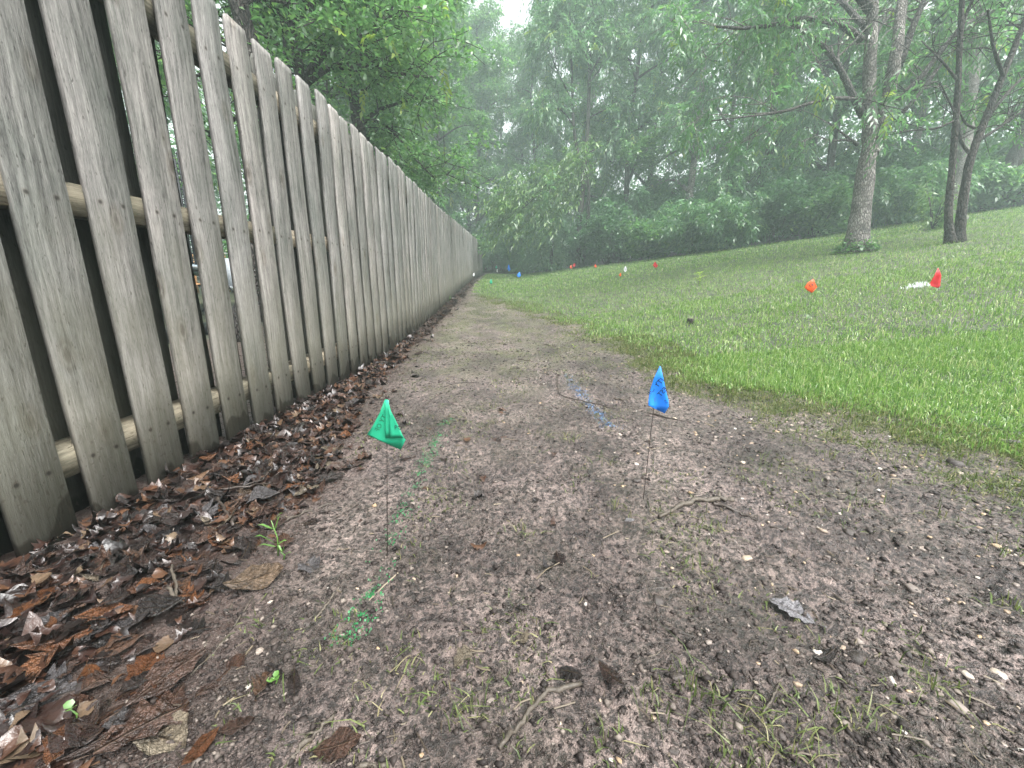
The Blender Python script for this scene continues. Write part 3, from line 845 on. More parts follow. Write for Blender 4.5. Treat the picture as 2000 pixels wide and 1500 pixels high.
tree('near_tree', 'thick dark trunk close behind the near end of the fence', B,
     [([B, A_(520, 350), A_(495, 130), A_(470, 20), A_(440, -120), A_(420, -300)], .12, .06, .6)],
     [([A_(500, 150), A_(450, 90), A_(400, 60), A_(330, 50, .3)], .03, .01, 1.1), ([A_(488, 100), A_(440, 120), A_(380, 150), A_(300, 170, .5)], .025, .008, 1.1),
      ([A_(470, 20), A_(420, -20), A_(330, -50)], .04, .012, 1), ([A_(455, -60), A_(520, -130), A_(600, -170)], .04, .012, 1.2), ([A_(500, 180), A_(450, 240), A_(380, 280, .6)], .025, .008, .9)],
     M['bark_dark'], M['fol_oak'], g, n_per=7, length=1.0, leaf_kind='cluster', k=8, L=.08, W=.038, n_tip=4)

# --- forest: four grown trees, then copies with their own place, turn and size
def copy_tree(o):
    c = o.copy(); COL.objects.link(c)
    for ch in o.children:
        d = ch.copy(); COL.objects.link(d); d.parent = c
        for sub_ in ch.children:
            e = sub_.copy(); COL.objects.link(e); e.parent = d
    return c
protos = []
for i, (h, cr0, reach, leafm, kind, bk) in enumerate([(19, .16, 3.4, 'fol_walnut', 'pinnate', 'bark_grey'), (18, .12, 3.2, 'fol_oak', 'cluster', 'bark_dark'),
                                          (21, .22, 3.8, 'fol_oak', 'cluster', 'bark_grey'), (16, .08, 3.0, 'fol_walnut', 'pinnate', 'bark_dark')]):
    g = np.random.default_rng(40 + i)
    st, lb = auto_tree(h, g, cr0, reach, 17, r0=.17)
    protos.append(tree('forest_tree', 'x', (0, 0, 0), st, lb, M[bk], M[leafm], g, n_per=11, length=1.9, leaf_kind=kind, k=7, L=.19 if kind == 'pinnate' else .17,
                       W=.062 if kind == 'pinnate' else .10, n_tip=5, sub=4, sides=9, lime=M['fol_lime'] if kind == 'pinnate' else None))
forest = [ # x, y, proto, scale, label
 (5.9, 21.8, 1, .92, 'tall tree right of the walnut sapling, its trunk hidden in leaves'), (8.3, 20.4, 0, 1.0, 'hazy walnut tree at the middle of the wood edge'),
 (10.9, 18.9, 3, 1.0, 'low branched tree of the wood edge left of the forked tree'), (13.4, 18.3, 1, .95, 'leafy tree behind the forked tree'),
 (16.6, 18.4, 0, .95, 'tall tree behind the twin stemmed tree'), (20.5, 17.6, 2, .9, 'tree behind the right edge trunks'), (24.5, 15.5, 3, .9, 'rightmost tree of the wood edge'),
 (4.6, 27.5, 2, .95, None), (8.6, 27, 3, 1.15, None), (12.6, 25.5, 2, 1.0, None), (17, 24.8, 3, 1.2, None), (23, 23, 0, 1.05, None), (29, 20, 2, .95, None),
 (-4.9, 27.5, 2, 1.12, 'tree just past the far end of the fence'), (-6.4, 17.2, 2, .82, 'tree behind the far half of the fence'), (-9.3, 22.5, 0, .85, None), (-11.5, 12.5, 3, .8, None), (-13.5, 18, 2, .8, None), (-9.0, 9.2, 1, .66, 'smaller tree deep in the yard behind the fence'),
 (1.8, 31.5, 3, 1.0, 'low tree under the gap of open sky'), (-2.6, 33.5, 1, 1.05, 'tree beyond the dark far fence'), (5.8, 33, 0, 1.0, None), (-5.5, 25, 3, .95, 'tree leaning over the far fence corner'), (-17, 14.5, 1, .8, None), (-5.6, 34, 2, 1.25, None), (-8.5, 29, 1, 1.2, None), (-3.7, 22.5, 1, .78, 'tree rising just behind the far end of the fence'), (-1.2, 37, 2, .9, None), (-3.9, 38, 3, 1.3, None), (.9, 36, 1, .85, None), (-7.2, 20.5, 1, 1.0, None), (-5.2, 12.6, 3, .72, 'tree close behind the middle of the fence')]
used = [False] * 4
for i, (x, y, k, s, lab) in enumerate(forest):
    o = copy_tree(protos[k]) if used[k] else protos[k]; used[k] = True
    o.location = gpt(x, y); o.rotation_euler = (0, 0, i * 1.93); o.scale = (s, s, s * (1 + .06 * math.sin(i * 3.1)))
    tag(o, lab or ['tall hazy walnut tree with grey trunk deep in the woods', 'tall hazy dark barked tree deep in the woods', 'tall hazy grey barked oak deep in the woods', 'tall hazy walnut tree branching low, deep in the woods'][k], 'tree', 'trees of the woods')
# --- undergrowth
shr = []
for i, (leafm, kind, w, h) in enumerate([('fol_oak', 'cluster', 1.3, 1.7), ('fol_dark', 'cluster', 1.5, 2.4), ('fol_walnut', 'pinnate', 1.4, 2.0), ('fol_dark', 'pinnate', 1.6, 3.0)]):
    g = np.random.default_rng(60 + i)
    limbs = []
    for j in range(13):
        a = j * 2.4; d = np.array([math.cos(a), math.sin(a), 0]) * w * g.uniform(.3, 1)
        e = d + UP * h * g.uniform(.45, 1)
        limbs.append(([np.zeros(3) + d * .06, d * .45 + e * .15 + UP * .3 * h, e], .02, .006, 1))
    br, P, D = grow([(curve_pts(a, 7), r0, r1, w_) for a, r0, r1, w_ in limbs], g, 7, .85, .2, .15, 3, 6)
    root = empty('shrub'); tag(root, 'x', 'shrub')
    mb = MB()
    for a, r0, r1, w_ in limbs: mb.tube(curve_pts(a, 7), np.linspace(r0, r1, 7), 5)
    link('stems', mb.mesh('stems'), M['bark_dark'], root)
    V, F = sprays(P, D, 6, .16, .06, g) if kind == 'pinnate' else clusters(P, 6, .15, .10, g, .09)
    V[:, 2] = np.maximum(V[:, 2], .01)
    tag(link('foliage', np_mesh('foliage', V, F), M[leafm], root), kind='stuff')
    shr.append(root)
sg_ = np.random.default_rng(71)
sused = [False] * 4
spots = []
for x in np.arange(1.9, 27, 1.35):
    ye = float(np.interp(x, [-2, 3, 5, 8, 11, 14, 19, 30], [25, 21.3, 18.6, 16.2, 14.9, 14.9, 14.9, 14.5]))
    spots.append((x + sg_.normal(0, .25), ye + sg_.uniform(.2, .9), None)); spots.append((x + .6 + sg_.normal(0, .3), ye + sg_.uniform(1.8, 3.4), 3))
    spots.append((x + sg_.normal(0, .4), ye + sg_.uniform(4.0, 6.5), 1))
spots += [(.9, 24.6, 1), (.2, 27.6, 3), (1.4, 23.6, 3), (-.6, 29.5, 1), (-3.4, 27.8, 2), (-2.6, 29, 3), (-1.7, 31.8, 3), (.4, 30.5, 3), (-5, 24, 3), (-4.2, 20, 1), (-4.6, 14.5, 0), (-6.5, 11.5, 2)]
for i, (x, y, k) in enumerate(spots):
    k = int(sg_.integers(0, 3)) if k is None else k
    o = copy_tree(shr[k]) if sused[k] else shr[k]; sused[k] = True
    s = sg_.uniform(.75, 1.15); o.location = gpt(x, y); o.rotation_euler = (0, 0, sg_.uniform(0, 6.28)); o.scale = (s, s, s)
    tag(o, ['mid green broad leaved shrub in the undergrowth of the woods', 'dense dark green shrub in the shade under the woods', 'light green shrub with drooping narrow leaves at the wood edge', 'tall dark shrub with drooping leaves under the woods'][k], 'shrub', 'undergrowth shrubs')
# dark cedar bush at the left end of the wood edge
g = np.random.default_rng(81)
B = gpt(2.0, 21.5)
ce = empty('cedar_bush', tuple(B)); tag(ce, 'dark feathery cedar bush at the left end of the wood edge', 'bush')
link('trunk', MB().tube([(0, 0, -.1), (.05, 0, 1.5), (0, .05, 3.4)], [.10, .07, .015], 8, .1).mesh('trunk', True), M['bark_dark'], ce)
P, D = [], []
for _ in range(1700):
    z = g.uniform(.1, 3.3) ; a = g.uniform(0, 6.28); r_ = (1.9 * (1 - z / 3.9)) * g.uniform(.35, 1) ** .5
    P.append((math.cos(a) * r_, math.sin(a) * r_, z)); D.append((math.cos(a), math.sin(a), -.35))
V, F = sprays(np.array(P), np.array(D) + g.normal(0, .25, (1700, 3)), 9, .13, .022, g, .4)
tag(link('crown', np_mesh('crown', V, F), M['fol_dark'], ce), kind='stuff')
# the wood goes on behind
g = np.random.default_rng(82)
n = 15000
az = g.uniform(-1.0, 1.12, n); rr_ = g.uniform(33, 46, n); xx, yy = np.sin(az) * rr_, np.cos(az) * rr_
hh = np.where((az > -.03) & (az < .04), 8, 13) + 0 * az
zz = G(xx, yy) + hh * g.uniform(0, 1, n) ** 1.2
V, F = clusters(np.stack([xx, yy, zz], -1), 4, .42, .26, g, .45)
tag(link('distant_woods', np_mesh('distant_woods', V, F), M['fol_dark']), 'dim mass of leaves far back in the woods', 'woods', None, 'stuff')

# ------------------------------------------------------------------ yard behind the fence
def quad_tube(mb, a, b, r): mb.tube([a, b], [r, r], 6)
# cedar fence at the back of the yard
cf = empty('cedar_fence', (-9.6, 9.2, float(G(-9.6, 9.2)))); tag(cf, 'orange brown cedar picket fence across the yard behind the grey fence', 'fence')
bd = MB().box((-.045, -.009, .03), (.045, .009, 1.02)).mesh('board'); bd.materials.append(M['board_cedar'])
for i in range(60):
    d = Vector((i * .125 - 3.2, i * .12 - 3, 0)); z = float(G(-9.6 + d.x, 9.2 + d.y) - G(-9.6, 9.2))
    o = link('board', bd, None, cf, (d.x, d.y, z), (0, 0, .765))
for zz in (.25, .8):
    a = Vector((-3.2, -3.02, zz + float(G(-12.8, 6.2) - G(-9.6, 9.2)))); b = Vector((4.2, 4.1, zz + float(G(-5.4, 13.3) - G(-9.6, 9.2))))
    link('rail', MB().tube([a, b], [.03, .03], 4).mesh('rail'), M['board_cedar'], cf)
# trampoline
tp = empty('trampoline', (-6.6, 6.3, float(G(-6.6, 6.3)))); tag(tp, 'round trampoline with dark safety net behind the fence', 'trampoline')
ang = np.linspace(0, 2 * math.pi, 33); RTp = 1.75
ring = np.stack([np.cos(ang) * RTp, np.sin(ang) * RTp, np.full(33, .78)], -1)
link('frame', MB().tube(ring, .025, 6, cap=False).mesh('frame', True), M['steel'], tp)
pv = np.concatenate([ring + [0, 0, .04], ring * [.86, .86, 1] + [0, 0, .04], ring * [.86, .86, 1] + [0, 0, .015], ring * [1.01, 1.01, 1] - [0, 0, .03]])
pf = [(q * 33 + i, q * 33 + i + 1, ((q + 1) % 4) * 33 + i + 1, ((q + 1) % 4) * 33 + i) for q in range(4) for i in range(32)]
link('pad', MB().add(pv, pf).mesh('pad'), M['pad'], tp)
link('mat', MB().add(np.concatenate([ring[:-1] * [.86, .86, 1], [[0, 0, .74]]]), [(i, (i + 1) % 32, 32) for i in range(32)]).mesh('mat'), M['net'], tp)
for i in range(8):
    a = i * math.pi / 4 + .2; c, s_ = math.cos(a) * RTp, math.sin(a) * RTp
    link('pole', MB().tube([(c, s_, -.02), (c, s_, 2.5)], [.022, .022], 6).mesh('pole', True), M['steel'], tp)
nb = MB()
for i in range(120):
    a = i * 2 * math.pi / 120; c, s_ = math.cos(a) * RTp * .97, math.sin(a) * RTp * .97
    nb.box((c - .011, s_ - .011, .82), (c + .011, s_ + .011, 2.42))
for z in np.arange(.85, 2.45, .07): nb.tube(np.stack([np.cos(ang) * RTp * .97, np.sin(ang) * RTp * .97, np.full(33, z)], -1), .009, 3, cap=False)
link('net', nb.mesh('net'), M['net'], tp)
# black garden edging, folding chair and a small wooden table in the yard
eg = MB()
pts = [(-3.9, 3.4), (-3.75, 5), (-3.8, 6.5), (-4.0, 8.5), (-4.4, 11)]
c = curve_pts([(x, y, float(G(x, y)) + .07) for x, y in pts], 24)
o = link('garden_edging', MB().tube(c, np.full(24, .085), 7, .12).mesh('garden_edging', True), M['black_edge']); tag(o, 'low black edging log between yard grass and leaf strip behind the fence', 'edging')
ch = empty('folding_chair', (-5.2, 7.4, float(G(-5.2, 7.4)))); tag(ch, 'folding garden chair with dark frame and pale fabric behind the fence', 'chair')
link('seat', MB().box((-.24, -.24, .40), (.24, .24, .43)).mesh('seat'), M['siding'], ch)
link('backrest', MB().add([(-.24, .24, .42), (.24, .24, .42), (.24, .40, .95), (-.24, .40, .95), (-.24, .26, .42), (.24, .26, .42), (.24, .42, .95), (-.24, .42, .95)], [(0, 1, 2, 3), (7, 6, 5, 4), (0, 4, 5, 1), (3, 2, 6, 7), (0, 3, 7, 4), (1, 5, 6, 2)]).mesh('backrest'), M['siding'], ch)
for sx_ in (-.25, .25):
    for a, b in (((sx_, -.26, 0), (sx_, .25, .45)), ((sx_, .30, 0), (sx_, -.25, .45))):
        link('leg', MB().tube([a, b], [.014, .014], 6).mesh('leg'), M['net'], ch)
tb = empty('wooden_table', (-6.0, 8.2, float(G(-6, 8.2)))); tag(tb, 'small wooden table with pale green top behind the fence', 'table')
link('table_top', MB().box((-.5, -.4, .60), (.5, .4, .66)).mesh('table_top'), plain('pale_green_top', (.32, .48, .40), .5), tb)
for sx_, sy_ in ((-.42, -.33), (.42, -.33), (-.42, .33), (.42, .33)):
    link('leg', MB().tube([(sx_, sy_, 0), (sx_ * .7, sy_, .6)], [.03, .03], 4).mesh('leg'), M['board_cedar'], tb)

# far fence and pale house beyond the corner
ff = empty('board_fence', (-2.6, 31.0, float(G(-2.6, 31)))); tag(ff, 'dark brown board fence beyond the far end of the grey fence', 'fence')
bd = MB().box((-.07, -.012, -.05), (.07, .012, 1.55)).mesh('board'); bd.materials.append(M['board_dark'])
for i in range(30):
    x = i * .15 - .7
    o = link('board', bd, None, ff, (x, 0, float(G(-2.6 + x, 31) - G(-2.6, 31)) + .015 * math.sin(i * 7.)), (0, 0, 0))
for zz in (.3, 1.2): link('rail', MB().box((-.8, .013, zz), (3.75, .05, zz + .09)).mesh('rail'), M['board_dark'], ff)
hs = empty('pale_house', (-.2, 40.0, float(G(-.2, 40)))); tag(hs, 'pale house wall glimpsed through the trees past the far fence', 'house')
link('wall', MB().box((-4, 0, -.5), (4, 6, 3.1)).mesh('wall'), M['siding'], hs)
rf = link('roof', MB().add([(-4.4, -.4, 3.05), (4.4, -.4, 3.05), (4.4, 6.4, 3.05), (-4.4, 6.4, 3.05), (-4.4, 3, 5.0), (4.4, 3, 5.0)], [(0, 1, 5, 4), (2, 3, 4, 5), (0, 4, 3), (1, 2, 5), (0, 3, 2, 1)]).mesh('roof'), M['shingle'], hs)
for x in (-2.2, 1.2):
    w_ = link('window', MB().box((x, -.03, 1.0), (x + 1.0, -.004, 2.2)).mesh('window'), M['steel'], hs)
    link('pane', MB().box((x + .08, -.034, 1.08), (x + .92, -.0305, 2.12)).mesh('pane'), M['net'], w_)

# ------------------------------------------------------------------ grass
def blades(x, y, h, w, g, seg=True, lean=.85):
    n = len(x); z = H(x, y)
    a = g.uniform(0, 2 * np.pi, n); fx, fy = np.cos(a), np.sin(a)
    d = g.uniform(0, 2 * np.pi, n); ln = np.abs(g.normal(0, lean, n)) * h; lx, ly = np.cos(d) * ln, np.sin(d) * ln; h = h * (1 - .35 * np.minimum(ln / (h + 1e-6), 1.2))
    b = np.stack([x, y, z - .006], -1); s = np.stack([fx * w / 2, fy * w / 2, 0 * w], -1)
    tip = b + np.stack([lx, ly, h], -1)
    if not seg:
        V = np.stack([b - s, b + s, tip], 1).reshape(-1, 3)
        return V, [np.arange(len(V)).reshape(-1, 3)]
    m = b + np.stack([lx * .32, ly * .32, h * .62], -1)
    V = np.stack([b - s, b + s, m + s * .8, m - s * .8, tip - np.array([0, 0, 1]) * (ln * .25)[:, None]], 1).reshape(-1, 3)
    k = np.arange(n)[:, None] * 5
    return V, [k + np.array([[0, 1, 2, 3]]), k + np.array([[3, 2, 4]])]
g = np.random.default_rng(90)
def sample(n, y0, y1, xmax, dense=True):
    out = []; tot = 0
    while tot < n:
        y = g.uniform(y0, y1, n * 2); x = g.uniform(-1.5, xmax, n * 2)
        vis = (x < 1.42 * y + 1.0) & (x > -1.3 * y)
        d = lawn(x, y); patch = vnoise(x * 5, y * 5, 51) * .6 + vnoise(x * 17, y * 17, 52) * .4
        p = ss(.42, .80, d + .5 * (patch - .5)) * (.55 + .45 * ss(.25, .55, patch)) if dense else (d < .98) * ss(.0, .45, d) * (.14 + .86 * ss(.36, .56, patch + .30 * (d - .40)))
        we = np.interp(x, [-2, 3, 5, 8, 11, 14, 19, 30], [25, 21.5, 18.5, 16, 14.6, 14.6, 14.3, 14])
        p = p * (y < we + .8) * (x > fence_x(y) + .25) * (x > xl(y) + .05)
        k = vis & (g.uniform(0, 1, n * 2) < p)
        out.append(np.stack([x[k], y[k]], -1)); tot += k.sum()
    return np.concatenate(out)[:n]
parts_v, parts_f, off = [], [], 0
for n, y0, y1, xm, h, w, seg in ((82000, .7, 3.2, 5.2, .050, .0044, True), (52000, 3.2, 6.0, 9.2, .052, .0062, True), (46000, 6, 11, 15, .06, .011, False), (52000, 11, 26, 24, .07, .024, False)):
    q = sample(n, y0, y1, xm); x, y = q[:, 0], q[:, 1]
    dd = lawn(x, y)
    hh = h * g.uniform(.35, 1.35, n) ** 1.2 * (.55 + .45 * dd) * (.75 + .6 * vnoise(x * 3, y * 3, 61)); ww = w * g.uniform(.7, 1.3, n)
    V, Fs = blades(x, y, hh, ww, g, seg)
    parts_v.append(V); parts_f += [f + off for f in Fs]; off += len(V)
o = link('lawn_grass', np_mesh('lawn_grass', np.concatenate(parts_v), parts_f), M['grass'])
tag(o, 'short wet green lawn grass growing up the slope', 'grass', None, 'stuff')
q = sample(62000, .75, 4.2, 4.5, False); x, y = q[:, 0], q[:, 1]; n = len(x)
V1, F1 = blades(x, y, .030 * g.uniform(.4, 1.5, n), .0030 * g.uniform(.7, 1.4, n) * (1 + .1 * y), g, True, 1.5)
q = sample(12000, 4.2, 10.5, 2.2, False); x, y = q[:, 0], q[:, 1]; n = len(x)
V2, F2 = blades(x, y, .032 * g.uniform(.4, 1.5, n), .0075 * g.uniform(.7, 1.4, n), g, True, 1.3)
n = 80000; y = .4 + 9 * g.uniform(0, 1, n) ** 1.6; x = g.uniform(-.95, 1.9, n)
k = (x > xl(y) + .06) & (x < xs(y) + .1) & (ss(.52, .70, vnoise(x * 4.2, y * 3.2, 57) * .55 + vnoise(x * 15, y * 13, 58) * .45 + .05 * np.minimum(y - 1.5, 2)) > g.uniform(0, 1, n))
x, y = x[k], y[k]; n = len(x)
V3, F3 = blades(x, y, .020 * g.uniform(.4, 1.5, n), .0024 * g.uniform(.7, 1.4, n) * (1 + .25 * y), g, True, 1.6)
o = link('thin_grass', np_mesh('thin_grass', np.concatenate([V1, V2, V3]), F1 + [f + len(V1) for f in F2] + [f + len(V1) + len(V2) for f in F3]), M['tuft'])
tag(o, 'thin matted grass where the lawn gives way to mud', 'grass', None, 'stuff')
# broad leaved lawn weeds that catch the light
P = sample(420, 3.2, 14, 15); P3 = np.stack([P[:, 0], P[:, 1], H(P[:, 0], P[:, 1]) + .045], -1)
V, F = clusters(P3, 3, .045, .014, g, .022)
tag(link('lawn_weeds', np_mesh('lawn_weeds', V, F), M['fol_light']), 'small light green weed leaves scattered through the lawn', 'weeds', None, 'stuff')
# tufts on the bare mud
tuft_px = [(1020, 1045), (1290, 1005), (1180, 905), (1060, 850), (965, 822), (1110, 860), (905, 1395), (1275, 1362), (1205, 1460), (1385, 1372), (1500, 1462), (1590, 1470), (720, 1365), (1480, 1395), (1345, 1330),
           (1215, 1000), (1400, 1035), (1700, 935), (1620, 890), (1560, 862), (1830, 1010), (1930, 960), (1960, 1080), (1750, 900), (1240, 720), (1390, 760), (1460, 800), (1340, 745), (1990, 1190), (1680, 980), (1440, 1470), (1640, 1410), (1360, 1105), (1830, 1335), (1150, 640), (1000, 640), (1500, 905), (1870, 905)]
for i, (px, py) in enumerate(tuft_px):
    c = on_ground(px, min(py, 1495)); n = int(g.integers(14, 34)); sp = .014 + .008 * c.y
    x = c.x + g.normal(0, sp, n); y = c.y + g.normal(0, sp, n)
    V, Fs = blades(x, y, g.uniform(.018, .06, n) * (.9 + .15 * min(c.y, 3)), np.full(n, .0026), g, True, 1.1)
    V = V - np.array(tuple(c))
    o = link('grass_tuft', np_mesh('grass_tuft', V, Fs), M['tuft'], None, c)
    tag(o, 'small muddy grass tuft growing in the bare wet soil', 'grass tuft', 'grass tufts in the mud')

# ------------------------------------------------------------------ dead leaves
def leaf_shape(kind, g):
    """lobed blade along +x, unit length; returns verts, faces"""
    n = 9; t = np.linspace(0, 1, n)
    env = np.sin(np.pi * np.clip(t, 0.02, .99) ** .85) * (.30 if kind == 0 else .33 if kind == 1 else .22)
    lob = 1 + (.30 if kind == 0 else .07 if kind == 1 else .04) * np.where(np.arange(n) % 2 == 0, -1, 1)
    l = env * lob * g.uniform(.85, 1.15, n); r = env * lob * g.uniform(.85, 1.15, n)
    l[0] = r[0] = .012; l[-1] = r[-1] = .01
    cu, be, tw = g.uniform(-1.8, 3.0), g.normal(0, .25), g.normal(0, .45)
    mid = np.stack([t, g.normal(0, .012, n), be * (t - .5) ** 2 * 2], -1)
    def side(w, sgn):
        yy = sgn * w; zz = cu * w ** 2 + tw * (t - .5) * yy + g.normal(0, .028, n)
        return np.stack([t + w * .25, yy + mid[:, 1], mid[:, 2] + zz], -1)
    L_, R_ = side(l, 1), side(r, -1)
    V = np.concatenate([mid, L_, R_, [[-.22, g.normal(0, .05), .03], [-.22, g.normal(0, .05), .045]]])
    f = []
    for i in range(n - 1):
        f += [(i, i + 1, n + i + 1, n + i), (i + 1, i, 2 * n + i, 2 * n + i + 1)]
    f.append((0, 3 * n, 3 * n + 1))
    return V - [.5, 0, 0], f
lg = np.random.default_rng(95)
LEAVES = [leaf_shape((0, 1, 2, 1, 2, 0)[i % 6], lg) for i in range(18)]
LMESH = []
for v, f in LEAVES:
    LMESH.append(MB().add(v, f).mesh('leaf', True))
def rot_mats(yaw, pitch, roll):
    cy_, sy_, cp_, sp_, cr_, sr_ = np.cos(yaw), np.sin(yaw), np.cos(pitch), np.sin(pitch), np.cos(roll), np.sin(roll)
    m = np.empty((len(yaw), 3, 3))
    m[:, 0] = np.stack([cy_ * cp_, cy_ * sp_ * sr_ - sy_ * cr_, cy_ * sp_ * cr_ + sy_ * sr_], -1)
    m[:, 1] = np.stack([sy_ * cp_, sy_ * sp_ * sr_ + cy_ * cr_, sy_ * sp_ * cr_ - cy_ * sr_], -1)
    m[:, 2] = np.stack([-sp_, cp_ * sr_, cp_ * cr_], -1)
    return m
xs_, ys_ = [], []
for y0, y1, dens in ((.3, 1.2, 1900), (1.2, 2.6, 1700), (2.6, 5, 1200), (5, 9, 800), (9, 26, 330)):
    n = int((y1 - y0) * .85 * dens); y = lg.uniform(y0, y1, n); f0 = fence_x(y) + .015
    x = f0 + lg.uniform(0, .95, n); edge = xl(y) + .10 * (vnoise(y * 5, x * 5, 66) - .5)
    keep = (x < edge) | (lg.uniform(0, 1, n) < .16 * np.exp(-(x - edge) / .10))
    xs_.append(x[keep]); ys_.append(y[keep])
lx, ly = np.concatenate(xs_), np.concatenate(ys_)
extra_y = lg.uniform(.4, 2.2, 30); extra_x = lg.uniform(-.55, .2, 30); extra_x = np.where((np.abs(extra_x + .33) < .12) & (np.abs(extra_y - .93) < .22), .12, extra_x)
lx = np.concatenate([lx, extra_x]); ly = np.concatenate([ly, extra_y]); nL = len(lx)
size = np.clip(lg.lognormal(math.log(.048), .38, nL), .02, .105) * np.where(ly > 6, 1.25, 1.0)
size[-30:] = lg.uniform(.02, .05, 30)
heap = np.clip((xl(ly) - lx) / .35, 0, 1)
tilt = .10 + .17 * heap
yaw, pit, rol = lg.uniform(0, 6.28, nL), lg.normal(0, 1, nL) * tilt, lg.normal(0, 1, nL) * tilt
lz = H(lx, ly) + .003 + heap * (.002 + .026 * lg.uniform(0, 1, nL)) + .012 * np.abs(pit)
RM = rot_mats(yaw, pit, rol); kind = lg.integers(0, 18, nL)
size = np.where((lx > -.5) & (lx < -.2) & (ly > .7) & (ly < 1.2), .012, size)
order = np.argsort(-size / np.sqrt(lx ** 2 + ly ** 2 + .4))
LM_ALT = {}
def leaf_mesh(k, m):
    if (k, m) not in LM_ALT:
        me = LMESH[k].copy(); me.materials.clear(); me.materials.append(M['litter_leaf' if m == 'litter' else m]); LM_ALT[(k, m)] = me
    return LM_ALT[(k, m)]
n_ind = 230
fov = np.abs(lx) / np.maximum(ly, .05) < 1.45
order = [i for i in order if fov[i]] + [i for i in order if not fov[i]]
for c_, i in enumerate(order[:n_ind]):
    m = 'litter'; r_ = lg.uniform()
    if r_ < .10: m = 'leaf_orange'
    elif r_ < .17: m = 'leaf_grey'
    elif r_ < .21: m = 'leaf_pale'
    o = link('fallen_leaf', leaf_mesh(int(kind[i]), m))
    mt = Matrix(RM[i].tolist()).to_4x4() @ Matrix.Diagonal((size[i], size[i], size[i], 1)); mt.translation = (lx[i], ly[i], lz[i])
    o.matrix_world = mt
    lab = {'litter': 'wet dark brown fallen leaf in the litter along the fence foot', 'leaf_orange': 'orange brown fallen leaf in the litter along the fence foot',
           'leaf_grey': 'silvery wet fallen leaf in the litter along the fence foot', 'leaf_pale': 'pale tan fallen leaf in the litter along the fence foot'}[m]
    tag(o, lab, 'leaf', {'litter': 'dark leaves along the fence', 'leaf_orange': 'orange leaves along the fence', 'leaf_grey': 'silvery leaves along the fence', 'leaf_pale': 'tan leaves along the fence'}[m])
rest = np.array(order[n_ind:]); pv, pf3, pf4, off = [], [], [], 0
for k in range(18):
    idx = rest[kind[rest] == k]; v, f = LEAVES[k]
    V = np.einsum('nij,vj->nvi', RM[idx], v) * size[idx][:, None, None] + np.stack([lx[idx], ly[idx], lz[idx]], -1)[:, None]
    nv = len(v); b = np.arange(len(idx))[:, None, None] * nv + off
    pf4.append((b + np.array([q for q in f if len(q) == 4])[None]).reshape(-1, 4)); pf3.append((b + np.array([q for q in f if len(q) == 3])[None]).reshape(-1, 3))
    pv.append(V.reshape(-1, 3)); off += V.shape[0] * nv
o = link('leaf_litter', np_mesh('leaf_litter', np.concatenate(pv), [np.concatenate(pf4), np.concatenate(pf3)], True), M['litter'])
tag(o, 'bank of wet brown dead leaves along the foot of the fence', 'leaf litter', None, 'stuff')
# single leaves that stand out
for px, py, sz, m, k, yw, lab in [
    (1610, 1290, .062, 'litter', 4, .3, 'dark red brown curled leaf on the mud at lower right'), (1545, 1200, .085, 'leaf_silver', 0, 2.3, 'silvery oak leaf pressed into the mud'),
    (910, 1287, .055, 'leaf_pale', 5, .9, 'pale curled leaf scrap on the mud below the middle'), (1024, 1256, .035, 'leaf_pale', 2, 1.2, 'small pale green leaf beside a grass tuft'),
    (1229, 1023, .036, 'leaf_silver', 1, .4, 'small whitish leaf left of the lichen covered stick'), (1193, 1330, .060, 'litter', 2, 2.2, 'narrow dark leaf half sunk in the mud'),
    (662, 1468, .070, 'litter', 7, .2, 'purple brown leaf at the bottom edge of the picture'), (775, 921, .062, 'litter', 10, .1, 'red brown leaf right of the green flag wire'),
    (640, 940, .12, 'litter', 0, .6, 'large dark oak leaf lying flat at the edge of the litter'), (140, 1452, .085, 'leaf_orange', 1, 1.9, 'orange brown leaf at the lower left, beside a green sprout'),
    (395, 1470, .055, 'leaf_orange', 4, 1.2, 'small orange leaf scrap at the bottom left'), (210, 1215, .12, 'leaf_orange', 8, .1, 'large curled orange brown leaf at the lower left of the litter'),
    (120, 1260, .13, 'leaf_orange', 2, .8, 'long orange brown leaf at the left border'), (160, 1085, .12, 'leaf_silver', 5, .7, 'long silvery folded leaf at the fence foot'),
    (450, 1010, .10, 'leaf_orange', 0, 1.4, 'tan oak leaf next to the dark branching stick'), (500, 1140, .12, 'litter', 3, .5, 'rolled dark leaf right of the litter'),
    (330, 1330, .12, 'litter', 1, 1.0, 'large flat brown leaf on the mud at lower left'), (300, 1420, .13, 'litter', 0, .9, 'large torn brown leaf near the bottom left corner'),
    (60, 1390, .15, 'leaf_grey', 11, .7, 'very large dark grey leaf in the bottom left corner'), (650, 880, .09, 'leaf_pale', 9, .3, 'pale tan leaf pile scrap under the dark branching stick'), (600, 965, .085, 'leaf_pale', 6, .9, 'pale tan leaf in front of the branching stick')]:
    c = on_ground(px, py); o = link('fallen_leaf', leaf_mesh(k, m), None, None, c + Vector((0, 0, .012)), (lg.normal(0, .12), lg.normal(0, .12), yw)); o.scale = (sz, sz, sz * (1 if 'curl' in lab or 'roll' in lab or 'fold' in lab else .4))
    tag(o, lab, 'leaf')

